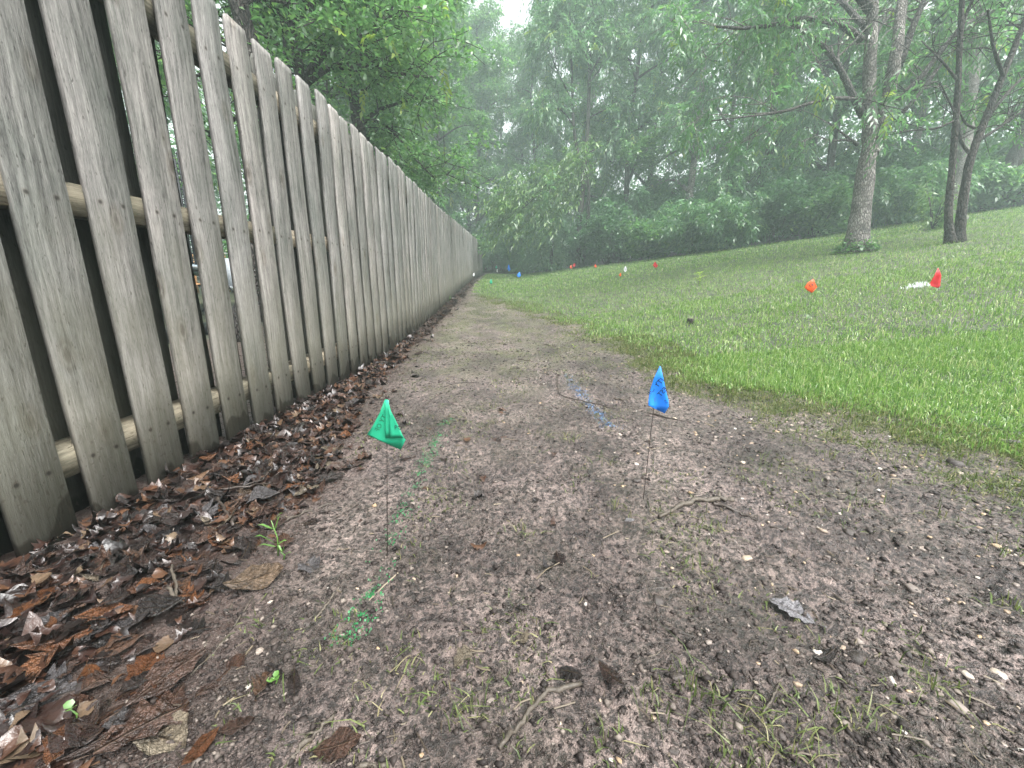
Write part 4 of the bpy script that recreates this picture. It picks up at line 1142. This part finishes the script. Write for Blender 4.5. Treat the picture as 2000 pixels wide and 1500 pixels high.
# ------------------------------------------------------------------ stones, crumbs, straw
sgn = np.random.default_rng(97)
def chip(g, k=6):
    """flat broken stone: k-sided, bevelled top"""
    a = np.sort(np.linspace(0, 2 * np.pi, k, endpoint=False) + g.uniform(-.35, .35, k)); r = g.uniform(.6, 1.15, k); fl = g.uniform(.5, 1)
    t = g.uniform(.16, .42)
    lo = np.stack([np.cos(a) * r, np.sin(a) * r * fl, np.full(k, -t)], -1); hi = np.stack([np.cos(a) * r * .72, np.sin(a) * r * fl * .72, t + g.normal(0, .07, k)], -1)
    mid = np.stack([np.cos(a) * r * 1.04, np.sin(a) * r * fl * 1.04, np.full(k, t * .25) + g.normal(0, .06, k)], -1)
    v = np.concatenate([lo, mid, hi]); f = []
    for q in range(2):
        for i in range(k): f.append((q * k + i, q * k + (i + 1) % k, (q + 1) * k + (i + 1) % k, (q + 1) * k + i))
    f += [tuple(2 * k + i for i in range(k))]
    return v, f
SM = []
SS = [chip(sgn) for _ in range(12)]
for v, f in SS:
    me = MB().add(v, f).mesh('stone'); me.materials.append(M['stone']); SM.append(me)
n = 9500
y = .35 + 5.5 * sgn.uniform(0, 1, n) ** 1.7; x = sgn.uniform(-.62, 1.9, n) * np.minimum(1, .75 + y * .15)
rocky = .10 + .9 * ss(.25, 1.0, (x - .1) * .62 + .55 * vnoise(x * 2.5, y * 2.5, 71)) ; keep = (sgn.uniform(0, 1, n) < rocky) & (x > xl(y)) & (lawn(x, y) < .8)
x, y = x[keep], y[keep]; n = len(x)
sz = np.clip(sgn.lognormal(math.log(.0044), .48, n), .0018, .017) * (1 + .12 * y)
o_ = np.argsort(-sz / np.sqrt(x * x + y * y + .4))
for i in o_[:240]:
    o = link('stone', SM[int(sgn.integers(12))], None, None, (x[i], y[i], float(H(x[i], y[i])) + sz[i] * .02), (sgn.normal(0, .2), sgn.normal(0, .2), sgn.uniform(0, 6.28)))
    o.scale = (sz[i],) * 3
    tag(o, 'small wet stone lying in the mud of the bare path', 'stone', 'stones in the mud')
for px, py, s_, lab in ((1770, 1275, .017, 'tan yellow stone on the mud at lower right'), (1748, 1298, .014, 'pale flat stone just below the tan one'), (1530, 971, .014, 'bluish white flat stone right of the lichen covered stick'), (1685, 941, .017, 'ochre stone at the ragged edge of the grass'),
                        (1698, 1036, .018, 'flat brown stone in the gravelly mud at right'), (890, 790, .022, 'whitish stone in the path behind the green flag'), (1100, 1250, .009, 'tiny pink stone in the middle of the mud'), (1860, 905, .035, 'grey flat stone half hidden at the grass edge on the right'), (1970, 865, .04, 'pale slab of stone at the right border of the mud')):
    c = on_ground(px, py); o = link('stone', SM[px % 12], None, None, c + Vector((0, 0, s_ * .15)), (.1, .05, px * .7)); o.scale = (s_, s_, s_ * .8)
    tag(o, lab, 'stone')
idx = o_[240:]; pv, pf, off = [], [[], []], 0
rz = sgn.uniform(0, 6.28, n); hz_ = H(x, y)
for i in idx:
    v, f = SS[i % 12]; ca_, sa_ = math.cos(rz[i]), math.sin(rz[i])
    q = np.stack([v[:, 0] * ca_ - v[:, 1] * sa_, v[:, 0] * sa_ + v[:, 1] * ca_, v[:, 2]], -1) * sz[i] + [x[i], y[i], hz_[i] + sz[i] * .02]
    pv.append(q); pf[0] += [tuple(k + off for k in p) for p in f[:-1]]; pf[1].append(tuple(k + off for k in f[-1])); off += len(v)
o = link('gravel', np_mesh('gravel', np.concatenate(pv), [np.array(pf[0]), np.array(pf[1])]), M['stone'])
tag(o, 'fine gravel and grit scattered in the wet mud', 'gravel', None, 'stuff')
# crumbs of soil
ov = np.array([[1, 0, 0], [-1, 0, 0], [0, 1, 0], [0, -1, 0], [0, 0, 1], [0, 0, -.6]]); of = np.array([[0, 2, 4], [2, 1, 4], [1, 3, 4], [3, 0, 4], [2, 0, 5], [1, 2, 5], [3, 1, 5], [0, 3, 5]])
n = 90000
y = .33 + 4.2 * sgn.uniform(0, 1, n) ** 2.0; x = sgn.uniform(-1, 1.05, n) * (1.35 * y + .5); keep = (x > xl(y) - .05) & (lawn(x, y) < .9) & (vnoise(x * 9, y * 9, 73) * .5 + vnoise(x * 2, y * 2, 74) * .5 > sgn.uniform(.2, .75, n)) & (x < 2.2)
x, y = x[keep], y[keep]; n = len(x)
sz = np.clip(sgn.lognormal(math.log(.0026), .5, n), .0012, .009) * (1 + .25 * y)
V = ov[None] * sgn.uniform(.35, 1.5, (n, 6, 1)) * sz[:, None, None] * np.array([1, 1, .55]) + np.stack([x, y, H(x, y) + sz * .08], -1)[:, None]
a = sgn.uniform(0, 6.28, n)
o = link('soil_crumbs', np_mesh('soil_crumbs', V.reshape(-1, 3), (np.arange(n)[:, None, None] * 6 + of[None]).reshape(-1, 3)), M['crumb'])
tag(o, 'dark crumbs and worm casts covering the wet mud', 'soil', None, 'stuff')
# bits of straw, stalk and twig
n = 1900
y = .33 + 5.5 * sgn.uniform(0, 1, n) ** 1.8; x = sgn.uniform(-1, 1.05, n) * (1.3 * y + .5); keep = (x > xl(y) - .1) & (x < xd(y) + .4)
x, y = x[keep], y[keep]; n = len(x)
L_ = np.clip(sgn.lognormal(math.log(.017), .6, n), .005, .08) * (1 + .1 * y); a = sgn.uniform(0, 6.28, n); w_ = sgn.uniform(.0005, .0014, n) * (1 + .3 * y)
d = np.stack([np.cos(a), np.sin(a), sgn.normal(0, .12, n)], -1); sd_ = np.stack([-np.sin(a), np.cos(a), 0 * a], -1)
c = np.stack([x, y, H(x, y) + .003], -1); bend = sd_ * (sgn.normal(0, .06, n) * L_)[:, None]
secs = [c - d * L_[:, None] / 2, c + bend, c + d * L_[:, None] / 2]
V = np.stack([q + o3 for q in secs for o3 in (-sd_ * w_[:, None], sd_ * w_[:, None], UP * (w_ * 1.6)[:, None])], 1)
tri = [(0, 2, 5, 3), (2, 1, 4, 5), (3, 5, 8, 6), (5, 4, 7, 8)]
o = link('straw', np_mesh('straw', V.reshape(-1, 3), (np.arange(n)[:, None, None] * 9 + np.array(tri)[None]).reshape(-1, 4)), M['straw'])
tag(o, 'scattered bits of straw and thin stalks on the mud', 'straw', None, 'stuff')

# ------------------------------------------------------------------ sticks
def stick(pxs, r0, r1, m, lab, lift=0.0, side=None):
    P = [on_ground(*p) + Vector((0, 0, r0 * .45 + lift)) for p in pxs]
    B = P[0].copy(); nk = max(9, 5 * len(P)); c = .5 * curve_pts(P, nk, 0) + .5 * np.stack([np.interp(np.linspace(0, len(P) - 1, nk), np.arange(len(P)), [p[k] for p in P]) for k in range(3)], -1) - np.array(tuple(B))
    sg2 = np.random.default_rng(int(pxs[0][0]))
    c[1:-1] += sg2.normal(0, r0 * .45, c[1:-1].shape)
    mb = MB().tube(c, np.linspace(r0, r1, len(c)) * (1 + .22 * np.abs(sg2.normal(0, 1, len(c)))) * .74, 8, .30, seed=int(pxs[0][0]) % 50)
    for _ in range(2):
        a = c[int(sg2.integers(2, len(c) - 2))]; d_ = sg2.normal(0, 1, 3) * [1, 1, .3]; mb.tube([a, a + d_ / np.linalg.norm(d_) * r0 * 3.2], [r1 * .55, r1 * .4], 5)
    if side:
        for f, dx, dy, dz in side:
            a = c[int(f * (len(c) - 1))]; mb.tube([a, a + np.array([dx, dy, dz]) * .5 + [0, 0, .004], a + np.array([dx, dy, dz])], [r1 * .8, r1 * .6, r1 * .35], 5)
    o = link('stick', mb.mesh('stick'), M[m], None, B); tag(o, lab, 'stick'); return o
stick([(1287, 1014), (1332, 990), (1395, 978), (1432, 980)], .0068, .0092, 'twig_pale', 'pale lichen covered stick behind the lower right mud', .004, [(.75, .012, .03, .015)])
stick([(1393, 985), (1450, 1006), (1530, 1038)], .0068, .0048, 'twig_dark', 'dark straight stick leaning under the lichen covered one')
stick([(975, 1465), (1022, 1408), (1075, 1352), (1135, 1338)], .0040, .0050, 'twig_pale', 'bent thin stick at the bottom middle', .002)
stick([(1063, 1302), (1078, 1340)], .0022, .0016, 'twig_dark', 'short dark twig beside the bent stick')
stick([(612, 1213), (640, 1180), (662, 1147)], .0028, .0036, 'twig_pale', 'short pale stick left of the green paint')
stick([(560, 1497), (612, 1440), (656, 1392)], .0046, .0040, 'twig_pale', 'thicker pale stick at the bottom left')
stick([(398, 1268), (450, 1190), (470, 1150)], .0026, .0016, 'twig_pale', 'long thin brown stem lying beside the litter')
stick([(372, 1320), (430, 1262), (495, 1165)], .0024, .0014, 'twig_pale', 'second thin stem lying parallel beside the litter')
stick([(553, 1022), (600, 1000), (648, 985)], .0042, .0038, 'twig_pale', 'pale stick at the right edge of the litter')
stick([(458, 1040), (440, 1005), (425, 972), (500, 958), (535, 925)], .0058, .0035, 'twig_dark', 'dark branching stick lying on the litter', .02, [(.7, .05, .06, .0), (.75, .09, .02, -.01)])
stick([(868, 755), (900, 748), (932, 748)], .0050, .0040, 'twig_dark', 'dark stick across the path behind the green flag')
stick([(1088, 738), (1093, 772), (1140, 785), (1210, 800)], .0045, .0030, 'twig_dark', 'angled dark stick crossing the blue paint line')
stick([(1265, 808), (1310, 818), (1352, 828)], .0060, .0045, 'twig_dark', 'dark stick behind the blue flag wire')
stick([(1192, 778), (1228, 783)], .0048, .0045, 'twig_pale', 'short pale stick left of the blue flag')
stick([(1012, 702), (1042, 706)], .0055, .0045, 'twig_dark', 'short dark stick far along the path')
stick([(1060, 672), (1086, 677)], .0050, .0045, 'twig_dark', 'farthest short dark stick on the path')
stick([(1028, 1192), (1045, 1222), (1056, 1240)], .0018, .0026, 'twig_dark', 'thin dark twig above the small pale green leaf')
stick([(1488, 1398), (1510, 1362), (1522, 1335)], .0028, .0020, 'twig_pale', 'thin crooked stick at the lower right')
stick([(330, 1165), (352, 1190), (340, 1120)], .0045, .0035, 'twig_pale', 'short broken piece of stick in the litter', .02)
stick([(700, 1498), (758, 1496)], .0040, .0036, 'twig_pale', 'stub of pale stick at the bottom edge')
stick([(700, 985), (660, 1010), (600, 1035)], .0024, .0014, 'twig_dark', 'thin dark twig left of the green flag wire')
stick([(860, 770), (820, 800), (780, 842)], .0022, .0014, 'twig_dark', 'thin twig just right of the green flag')

# ------------------------------------------------------------------ marking flags
font_cache = {}
def text_mesh(txt):
    if txt in font_cache: return font_cache[txt]
    cu = bpy.data.curves.new('t', 'FONT'); cu.body = txt; cu.size = 1; cu.resolution_u = 2; cu.align_x = 'CENTER'; cu.align_y = 'CENTER'
    ob = bpy.data.objects.new('t', cu); COL.objects.link(ob)
    dg = bpy.context.evaluated_depsgraph_get(); me = bpy.data.meshes.new_from_object(ob.evaluated_get(dg))
    v = np.array([q.co[:] for q in me.vertices]); f = [tuple(p.vertices) for p in me.polygons]
    bpy.data.objects.remove(ob); bpy.data.meshes.remove(me)
    font_cache[txt] = (v, f); return v, f

def sheet(left, right, nu, w, thick=.0005):
    """cloth between two edge lines; w(u, v) pushes it toward the viewer; local x right, z up, -y toward the camera"""
    L_ = np.asarray(left, float); R_ = np.asarray(right, float); n = len(L_); v = []
    for s_ in (0, thick):
        for i in range(n):
            for k in range(nu + 1):
                t = k / nu; p = L_[i] * (1 - t) + R_[i] * t; v.append((p[0], -w(p[0], p[1]) + s_, p[1]))
    f = []; m = nu + 1; o = n * m
    for i in range(n - 1):
        for k in range(nu):
            a = (i * m + k, i * m + k + 1, (i + 1) * m + k + 1, (i + 1) * m + k); f.append(a[::-1]); f.append(tuple(q + o for q in a))
    rim = [k for k in range(m)] + [i * m + nu for i in range(1, n)] + [(n - 1) * m + k for k in range(nu - 1, -1, -1)] + [i * m for i in range(n - 2, 0, -1)]
    for a, b in zip(rim, rim[1:] + rim[:1]): f.append((a, b, b + o, a + o))
    return MB().add(v, f)

def flag(col, base_px, top_px, outline, lab, grp=None, text=(), nu=5, wv=None, base=None, wire_r=.0011):
    """outline: left and right edge in photograph pixels, brought to metres at the flag's own distance"""
    c = on_ground(*base_px) if base is None else Vector(base)
    e = empty('marking_flag', c); tag(e, lab, 'flag', grp)
    top = at(*top_px, c.y) - c
    def loc(p):
        q = at(p[0], p[1], c.y) - c; return (q.x, q.z)
    ln = [loc(p) for p in outline[0]]; rn = [loc(p) for p in outline[1]]
    scale = abs(ln[0][1] - ln[-1][1]) + 1e-6
    ph = base_px[0] * .37
    cx = sum(p[0] for p in ln + rn) / (2 * len(ln)); cz = sum(p[1] for p in ln + rn) / (2 * len(ln))
    w = wv(loc) if wv else (lambda u, v: scale * (.07 * math.sin((u - cx) / scale * 9 + ph) + .05 * math.sin((v - cz) / scale * 6 + ph)) + .004)
    link('wire', MB().tube([(0, 0, -.03), (top.x * .5, .002, top.z * .5), (top.x, 0, top.z)], [wire_r] * 3, 6).mesh('wire'), M['wire'], e)
    b = link('banner', sheet(ln, rn, nu, w).mesh('banner', True), M['flag_' + col], e)
    for txt, px, hpx, ang, m, mirror in text:
        v, f = text_mesh(txt); p0 = loc(px); s_ = hpx / FPX * c.y * 1.4 / 1.0
        q = v[:, :2] * s_ * np.array([-1 if mirror else 1, 1]); ca_, sa_ = math.cos(ang), math.sin(ang)
        q = np.stack([q[:, 0] * ca_ - q[:, 1] * sa_ + p0[0], q[:, 0] * sa_ + q[:, 1] * ca_ + p0[1]], -1)
        vv = [(a_, -w(a_, b_) - .0007, b_) for a_, b_ in q]
        link('lettering', MB().add(vv, f).mesh('lettering'), M[m], b)
    return e, loc, w
# near green flag: rear sheet, sleeve on the wire and the rolled front sheet
e, loc, w = flag('green', (755, 1086), (756, 781), ([(752, 780), (742, 806), (728, 832), (717, 848), (736, 858), (756, 866)], [(758, 780), (765, 806), (772, 830), (785, 852), (793, 858), (783, 878)]),
     'green marking flag on a wire beside the leaf litter', None, [('TY OF', (744.5, 826), 10, 1.05, 'ink_green', True)], 8, lambda loc: (lambda u, v: .0015 + .05 * abs(u) * .3))
def front_w(u, v): return .006 + max(0, u) * .22
pl = [loc(p) for p in ((753.5, 780), (753.5, 800), (754, 820), (754, 840), (755, 853))]; pr_ = [loc(p) for p in ((761, 780), (762, 800), (763, 820), (763, 840), (763, 853))]
link('sleeve', sheet(pl, pr_, 3, lambda u, v: .0065 + .001 * math.cos(u * 300)).mesh('sleeve', True), M['flag_green'], e)
pl = [loc(p) for p in ((762, 795), (763, 812), (763, 830), (764, 845), (765, 853))]; pr_ = [loc(p) for p in ((763, 796), (771, 812), (780, 830), (788, 846), (793, 853))]
fs = link('folded_corner', sheet(pl, pr_, 5, lambda u, v: .005 + max(0, u) * .12 + .004 * math.sin(u * 90)).mesh('folded_corner', True), M['flag_green'], e)
v, f = text_mesh('PO'); p0 = loc((780, 833)); s_ = 9 / FPX * e.location.y * 1.4
vv = [(a * s_ + p0[0], -(.005 + max(0, a * s_ + p0[0]) * .12 + .004 * math.sin((a * s_ + p0[0]) * 90)) - .0008, b * s_ + p0[1]) for a, b, _ in v if True]
vv = [(min(x_, loc((791, 834))[0]), y_, z_) for x_, y_, z_ in vv]
link('lettering', MB().add(vv, f).mesh('lettering'), M['ink'], fs)
flag('blue', (1256, 975), (1287, 716), ([(1286, 714), (1276, 740), (1269, 765), (1265, 782), (1264, 790), (1278, 798)], [(1288, 714), (1293, 737), (1298, 760), (1303, 780), (1304, 792), (1297, 807)]),
     'blue marking flag on a thin wire at the right of the mud path', None,
     [('ITY OF', (1279, 755), 10, .98, 'ink', True), ('EST', (1292, 764), 9.5, 1.0, 'ink', True), ('S', (1299, 783), 8, .75, 'ink_blue', True)], 7,
     lambda loc: (lambda u, v: .005 + .006 * math.sin(u * 85 + v * 30)))
def kite(x, y, w, h, lean=0):
    """hanging flag: top, widest line, bottom point"""
    return ([(x + lean, y), (x - w * .3 + lean * .5, y + h * .35), (x - w * .5, y + h * .62), (x - w * .1, y + h)], [(x + lean + 1, y), (x + w * .35 + lean * .5, y + h * .35), (x + w * .5, y + h * .72), (x + w * .15, y + h)])
flag('orange', (1583, 612), (1588, 546), ([(1587, 545), (1578, 552), (1569, 561), (1577, 567), (1584, 572)], [(1588, 545), (1591, 551), (1596, 561), (1592, 567), (1586, 572)]),
     'orange marking flag in the lawn below the forked tree', None, [('CATV', (1583, 557), 5.2, .62, 'ink', True), ('INC', (1588, 564), 4, .62, 'ink', True)], 5)
flag('red', (1833, 590), (1834, 524), ([(1833, 524), (1825, 538), (1817, 553), (1822, 559), (1829, 562)], [(1834, 524), (1835, 538), (1835, 552), (1835, 558), (1831, 562)]),
     'red marking flag beside the white paint at the right of the lawn', None, (), 5)
FAR = [('red', 1280, 511, 10, 12, 1284, 541, 'red marking flag in the middle of the lawn'), ('white', 1221, 520, 7, 11, 1221, 544, 'white marking flag left of the mid lawn red flag'),
       ('orange', 1211, 533, 5, 7, 1211, 548, 'small orange flag low in the grass under the white one'), ('orange', 1163, 516, 5, 7, 1163, 530, 'orange flag standing alone at the edge of the undergrowth'),
       ('orange', 1115, 518, 5, 7, 1115, 530, 'orange flag left of the walnut trunk'), ('red', 1121, 514, 6, 7, 1121, 528, 'coral red flag close to the walnut trunk'),
       ('white', 1070, 512, 4, 6, 1070, 526, 'small white flag farther left in the undergrowth'), ('white', 1094, 511, 4, 7, 1094, 526, 'small white flag nearer the walnut trunk'),
       ('blue', 1013, 531, 8, 11, 1012, 558, 'blue flag at the far end of the bare path'), ('blue', 994, 517, 6, 13, 994, 541, 'distant blue flag near the fence corner'),
       ('green', 959, 545, 6, 10, 959, 566, 'dark green flag at the far end of the leaf litter'), ('green', 969, 519, 4, 5, 969, 531, 'tiny green flag near the fence corner'), ('white', 971, 526, 3, 6, 971, 538, 'tiny pale flag under the far green one'),
       ('white', 880, 552, 7, 11, 884, 574, 'white flag at the foot of the fence'), ('white', 925, 533, 4, 7, 927, 547, 'smaller white flag farther along the fence foot'), ('white', 947, 520, 3, 5, 948, 533, 'farthest white flag at the end of the fence')]
for i, (c_, x, y, w_, h_, bx, by, lab) in enumerate(FAR):
    flag(c_, (bx, by), (x + 1, y), kite(x, y, w_, h_, (i % 3 - 1) * w_ * .15), lab, None, (), 3, wire_r=.0016)

# ------------------------------------------------------------------ sprayed marks
def paint(name, lab, pts, half, m, dens, lift, step=.0022):
    c = curve_pts([(x, y, s_) for x, y, s_ in pts], 60); x0, x1 = c[:, 0].min() - .08, c[:, 0].max() + .08; y0, y1 = c[:, 1].min() - .03, c[:, 1].max() + .03
    stx = step; sty = step * 1.6
    gx_, gy_ = np.arange(x0, x1, stx), np.arange(y0, y1, sty); X_, Y_ = np.meshgrid(gx_, gy_)
    d2 = ((X_[..., None] - c[:, 0]) ** 2 + (Y_[..., None] - c[:, 1]) ** 2); k = d2.argmin(-1); d = np.sqrt(d2.min(-1)) / half; st = c[:, 2][k]
    q = np.clip(1.25 * (st - .12), 0, 1.1) * np.exp(-d ** 2) * ss(.25, .75, vnoise(X_ * 75, Y_ * 60, 86)) * (.35 + vnoise(X_ * 22, Y_ * 18, 87))
    ok = (q * dens > np.random.default_rng(5).uniform(0, 1, q.shape))[:-1, :-1]
    ii_ = np.arange(X_.size).reshape(X_.shape); F_ = np.stack([ii_[:-1, :-1], ii_[:-1, 1:], ii_[1:, 1:], ii_[1:, :-1]], -1)[ok]
    Z_ = H(X_, Y_) + lift
    uq, inv = np.unique(F_, return_inverse=True)
    V = np.stack([X_, Y_, Z_], -1).reshape(-1, 3)[uq]
    o = link(name, np_mesh(name, V, inv.reshape(F_.shape)), M[m]); tag(o, lab, 'paint mark', None, 'stuff'); return o
paint('paint_line', 'green sprayed marking line on the mud below the green flag', [(-.325, .665, 1.0), (-.322, .70, 1.05), (-.32, .76, .74), (-.315, .85, .66), (-.33, 1.0, .45), (-.33, 1.14, .74), (-.33, 1.25, .74), (-.335, 1.4, .6), (-.335, 1.6, .7), (-.325, 1.85, .85), (-.32, 1.95, .5)], .026, 'paint_green', .50, .0025)
paint('paint_line', 'blue sprayed marking line on the mud left of the blue flag', [(.40, 2.9, .5), (.42, 2.5, .95), (.435, 2.3, .8), (.45, 2.1, .85), (.47, 1.9, 1.0), (.485, 1.82, 1.0)], .032, 'paint_blue', .50, .003)
# white sprayed grass
c = on_ground(1790, 560); n = 230
x = c.x + g.normal(0, .085, n); y = c.y + .3 * (x - c.x) + g.normal(0, .03, n)
V, Fs = blades(x, y, g.uniform(.03, .065, n), np.full(n, .008), g, True, .8)
o = link('paint_patch', np_mesh('paint_patch', V - np.array(tuple(c)), Fs), M['paint_white'], None, c); tag(o, 'white sprayed patch of grass left of the red flag', 'paint mark', None, 'stuff')

# ------------------------------------------------------------------ sprouts, stub
def sprout(px, py, leaves, lab, m='sprout', stem=.002):
    c = on_ground(px, py); e = empty('sprout', c); tag(e, lab, 'plant')
    top = max(l[2] for l in leaves)
    link('stem', MB().tube([(0, 0, -.005), (.004, .002, top * .5), (-.004, 0, top)], [stem, stem * .8, stem * .5], 5).mesh('stem', True), M[m], e)
    for (dx, dy, z, L_, W_) in leaves:
        d = np.array([dx, dy, .35]); d = d / np.linalg.norm(d); sd_ = np.cross(d, UP); sd_ /= np.linalg.norm(sd_); b = np.array([0, 0, z])
        nn = np.cross(sd_, d)
        V = [b, b + d * L_ * .3 + sd_ * W_ * .45, b + d * L_ * .7 + sd_ * W_ * .4 - nn * .0, b + d * L_ - UP * L_ * .2, b + d * L_ * .7 - sd_ * W_ * .4, b + d * L_ * .3 - sd_ * W_ * .45, b + d * L_ * .35 + nn * -.1 * W_, b + d * L_ * .7 + nn * -.1 * W_]
        link('leaf', MB().add(V, [(0, 6, 1), (1, 6, 7, 2), (2, 7, 3), (0, 5, 6), (5, 4, 7, 6), (4, 3, 7)]).mesh('leaf'), M[m], e)
    return e
sprout(543, 1085, [(-.7, -.2, .025, .045, .008), (.6, .2, .03, .03, .008), (-.2, -.2, .035, .07, .012), (.1, .1, .07, .05, .008), (-.5, -.1, .075, .045, .009), (.35, .1, .10, .035, .006)], 'slender willow like seedling at the edge of the leaf litter')
sprout(553, 1092, [(.1, 0, .015, .03, .006), (-.2, .1, .02, .025, .005), (.5, 0, .008, .03, .004)], 'tiny narrow seedling next to the slender one')
sprout(537, 1335, [(.5, -.2, .010, .014, .013), (-.5, -.3, .008, .014, .013), (.1, .6, .012, .013, .012)], 'tiny round leaved clover sprout in the mud')
sprout(148, 1412, [(.3, -.3, .03, .02, .018), (-.4, .2, .03, .016, .014)], 'tiny green sprout among the leaves at lower left')
sprout(726, 692, [(.6, -.3, .06, .055, .05), (-.4, -.4, .075, .05, .045), (.1, .3, .03, .05, .045), (-.6, .2, .03, .04, .035)], 'round leaved ivy sprout at the foot of the fence')
sprout(878, 588, [(.6, -.3, .06, .07, .05), (-.4, -.4, .08, .06, .045), (.1, .3, .05, .06, .045), (-.6, .2, .03, .05, .035), (.3, .4, .1, .05, .04)], 'bushy weed at the foot of the fence farther on')
sprout(1390, 757, [(.6, -.3, .05, .035, .010), (-.5, -.4, .055, .035, .010), (.1, .5, .04, .035, .010), (-.2, .1, .06, .03, .01), (.7, .3, .03, .03, .01), (-.6, .3, .03, .03, .01)], 'yellow green weed at the ragged lawn edge', 'sprout')
sprout(1425, 770, [(.6, -.3, .04, .035, .010), (-.5, -.4, .045, .035, .010), (.1, .5, .03, .035, .010), (-.2, .1, .05, .03, .01)], 'smaller weed beside the yellow green one', 'sprout')
sprout(1366, 556, [(math.cos(k * 1.1), math.sin(k * 1.1), .05 + .016 * k, .14, .05) for k in range(11)], 'yellow green leafy seedling in the lawn', 'fol_lime', .004)
sprout(1121, 682, [(.5, -.3, .02, .05, .03), (-.3, .2, .03, .04, .02)], 'bright green leaf sprout on the far part of the path', 'fol_lime')
c = on_ground(1347, 633)
e = empty('cut_stub', c); tag(e, 'small cut sapling stub with pale top at the lawn edge', 'stub')
link('bark', MB().tube([(0, 0, -.03), (.003, 0, .05), (.004, 0, .062)], [.036, .034, .033], 10, .08).mesh('bark', True), M['bark_dark'], e)
link('cut_face', MB().tube([(.004, 0, .0625), (.004, 0, .066)], [.032, .031], 10).mesh('cut_face'), M['leaf_pale'], e)
# small bush beyond the twin trunks
g = np.random.default_rng(99)
B = on_ground(1820, 448)
e = empty('lawn_edge_bush', B); tag(e, 'small pale green bush left of the dark twin trunks', 'bush')
mb = MB(); P, D = [], []
for _ in range(16):
    a = g.uniform(0, 6.28); h_ = g.uniform(.3, 1.35); t_ = np.array([math.cos(a) * .5 * g.uniform(.2, 1), math.sin(a) * .4, h_]); mb.tube([(0, 0, -.02), t_ * .5 + UP * .1, t_], [.012, .008, .003], 5)
    for _k in range(9):
        P.append(t_ * g.uniform(.3, 1) + g.normal(0, .05, 3)); D.append(np.array([math.cos(a), math.sin(a), .1]) + g.normal(0, .5, 3))
link('stems', mb.mesh('stems', True), M['bark_dark'], e)
V, F = sprays(np.array(P), np.array(D), 7, .11, .03, g); tag(link('foliage', np_mesh('foliage', V, F), M['fol_light'], e), kind='stuff')

# ------------------------------------------------------------------ haze
hn = M['haze'].node_tree.nodes; hn.clear()
ho = hn.new('ShaderNodeOutputMaterial'); hv = hn.new('ShaderNodeVolumePrincipled')
hv.inputs['Color'].default_value = (.80, .97, .95, 1); hv.inputs['Density'].default_value = .0064; hv.inputs['Anisotropy'].default_value = .2
M['haze'].node_tree.links.new(hv.outputs[0], ho.inputs['Volume'])
hz = link('haze', MB().box((-52, -8, -2.5), (80, 66, 27)).mesh('haze'), M['haze'])
tag(hz, 'pale rain haze filling the air', kind='stuff')
#SECTION5
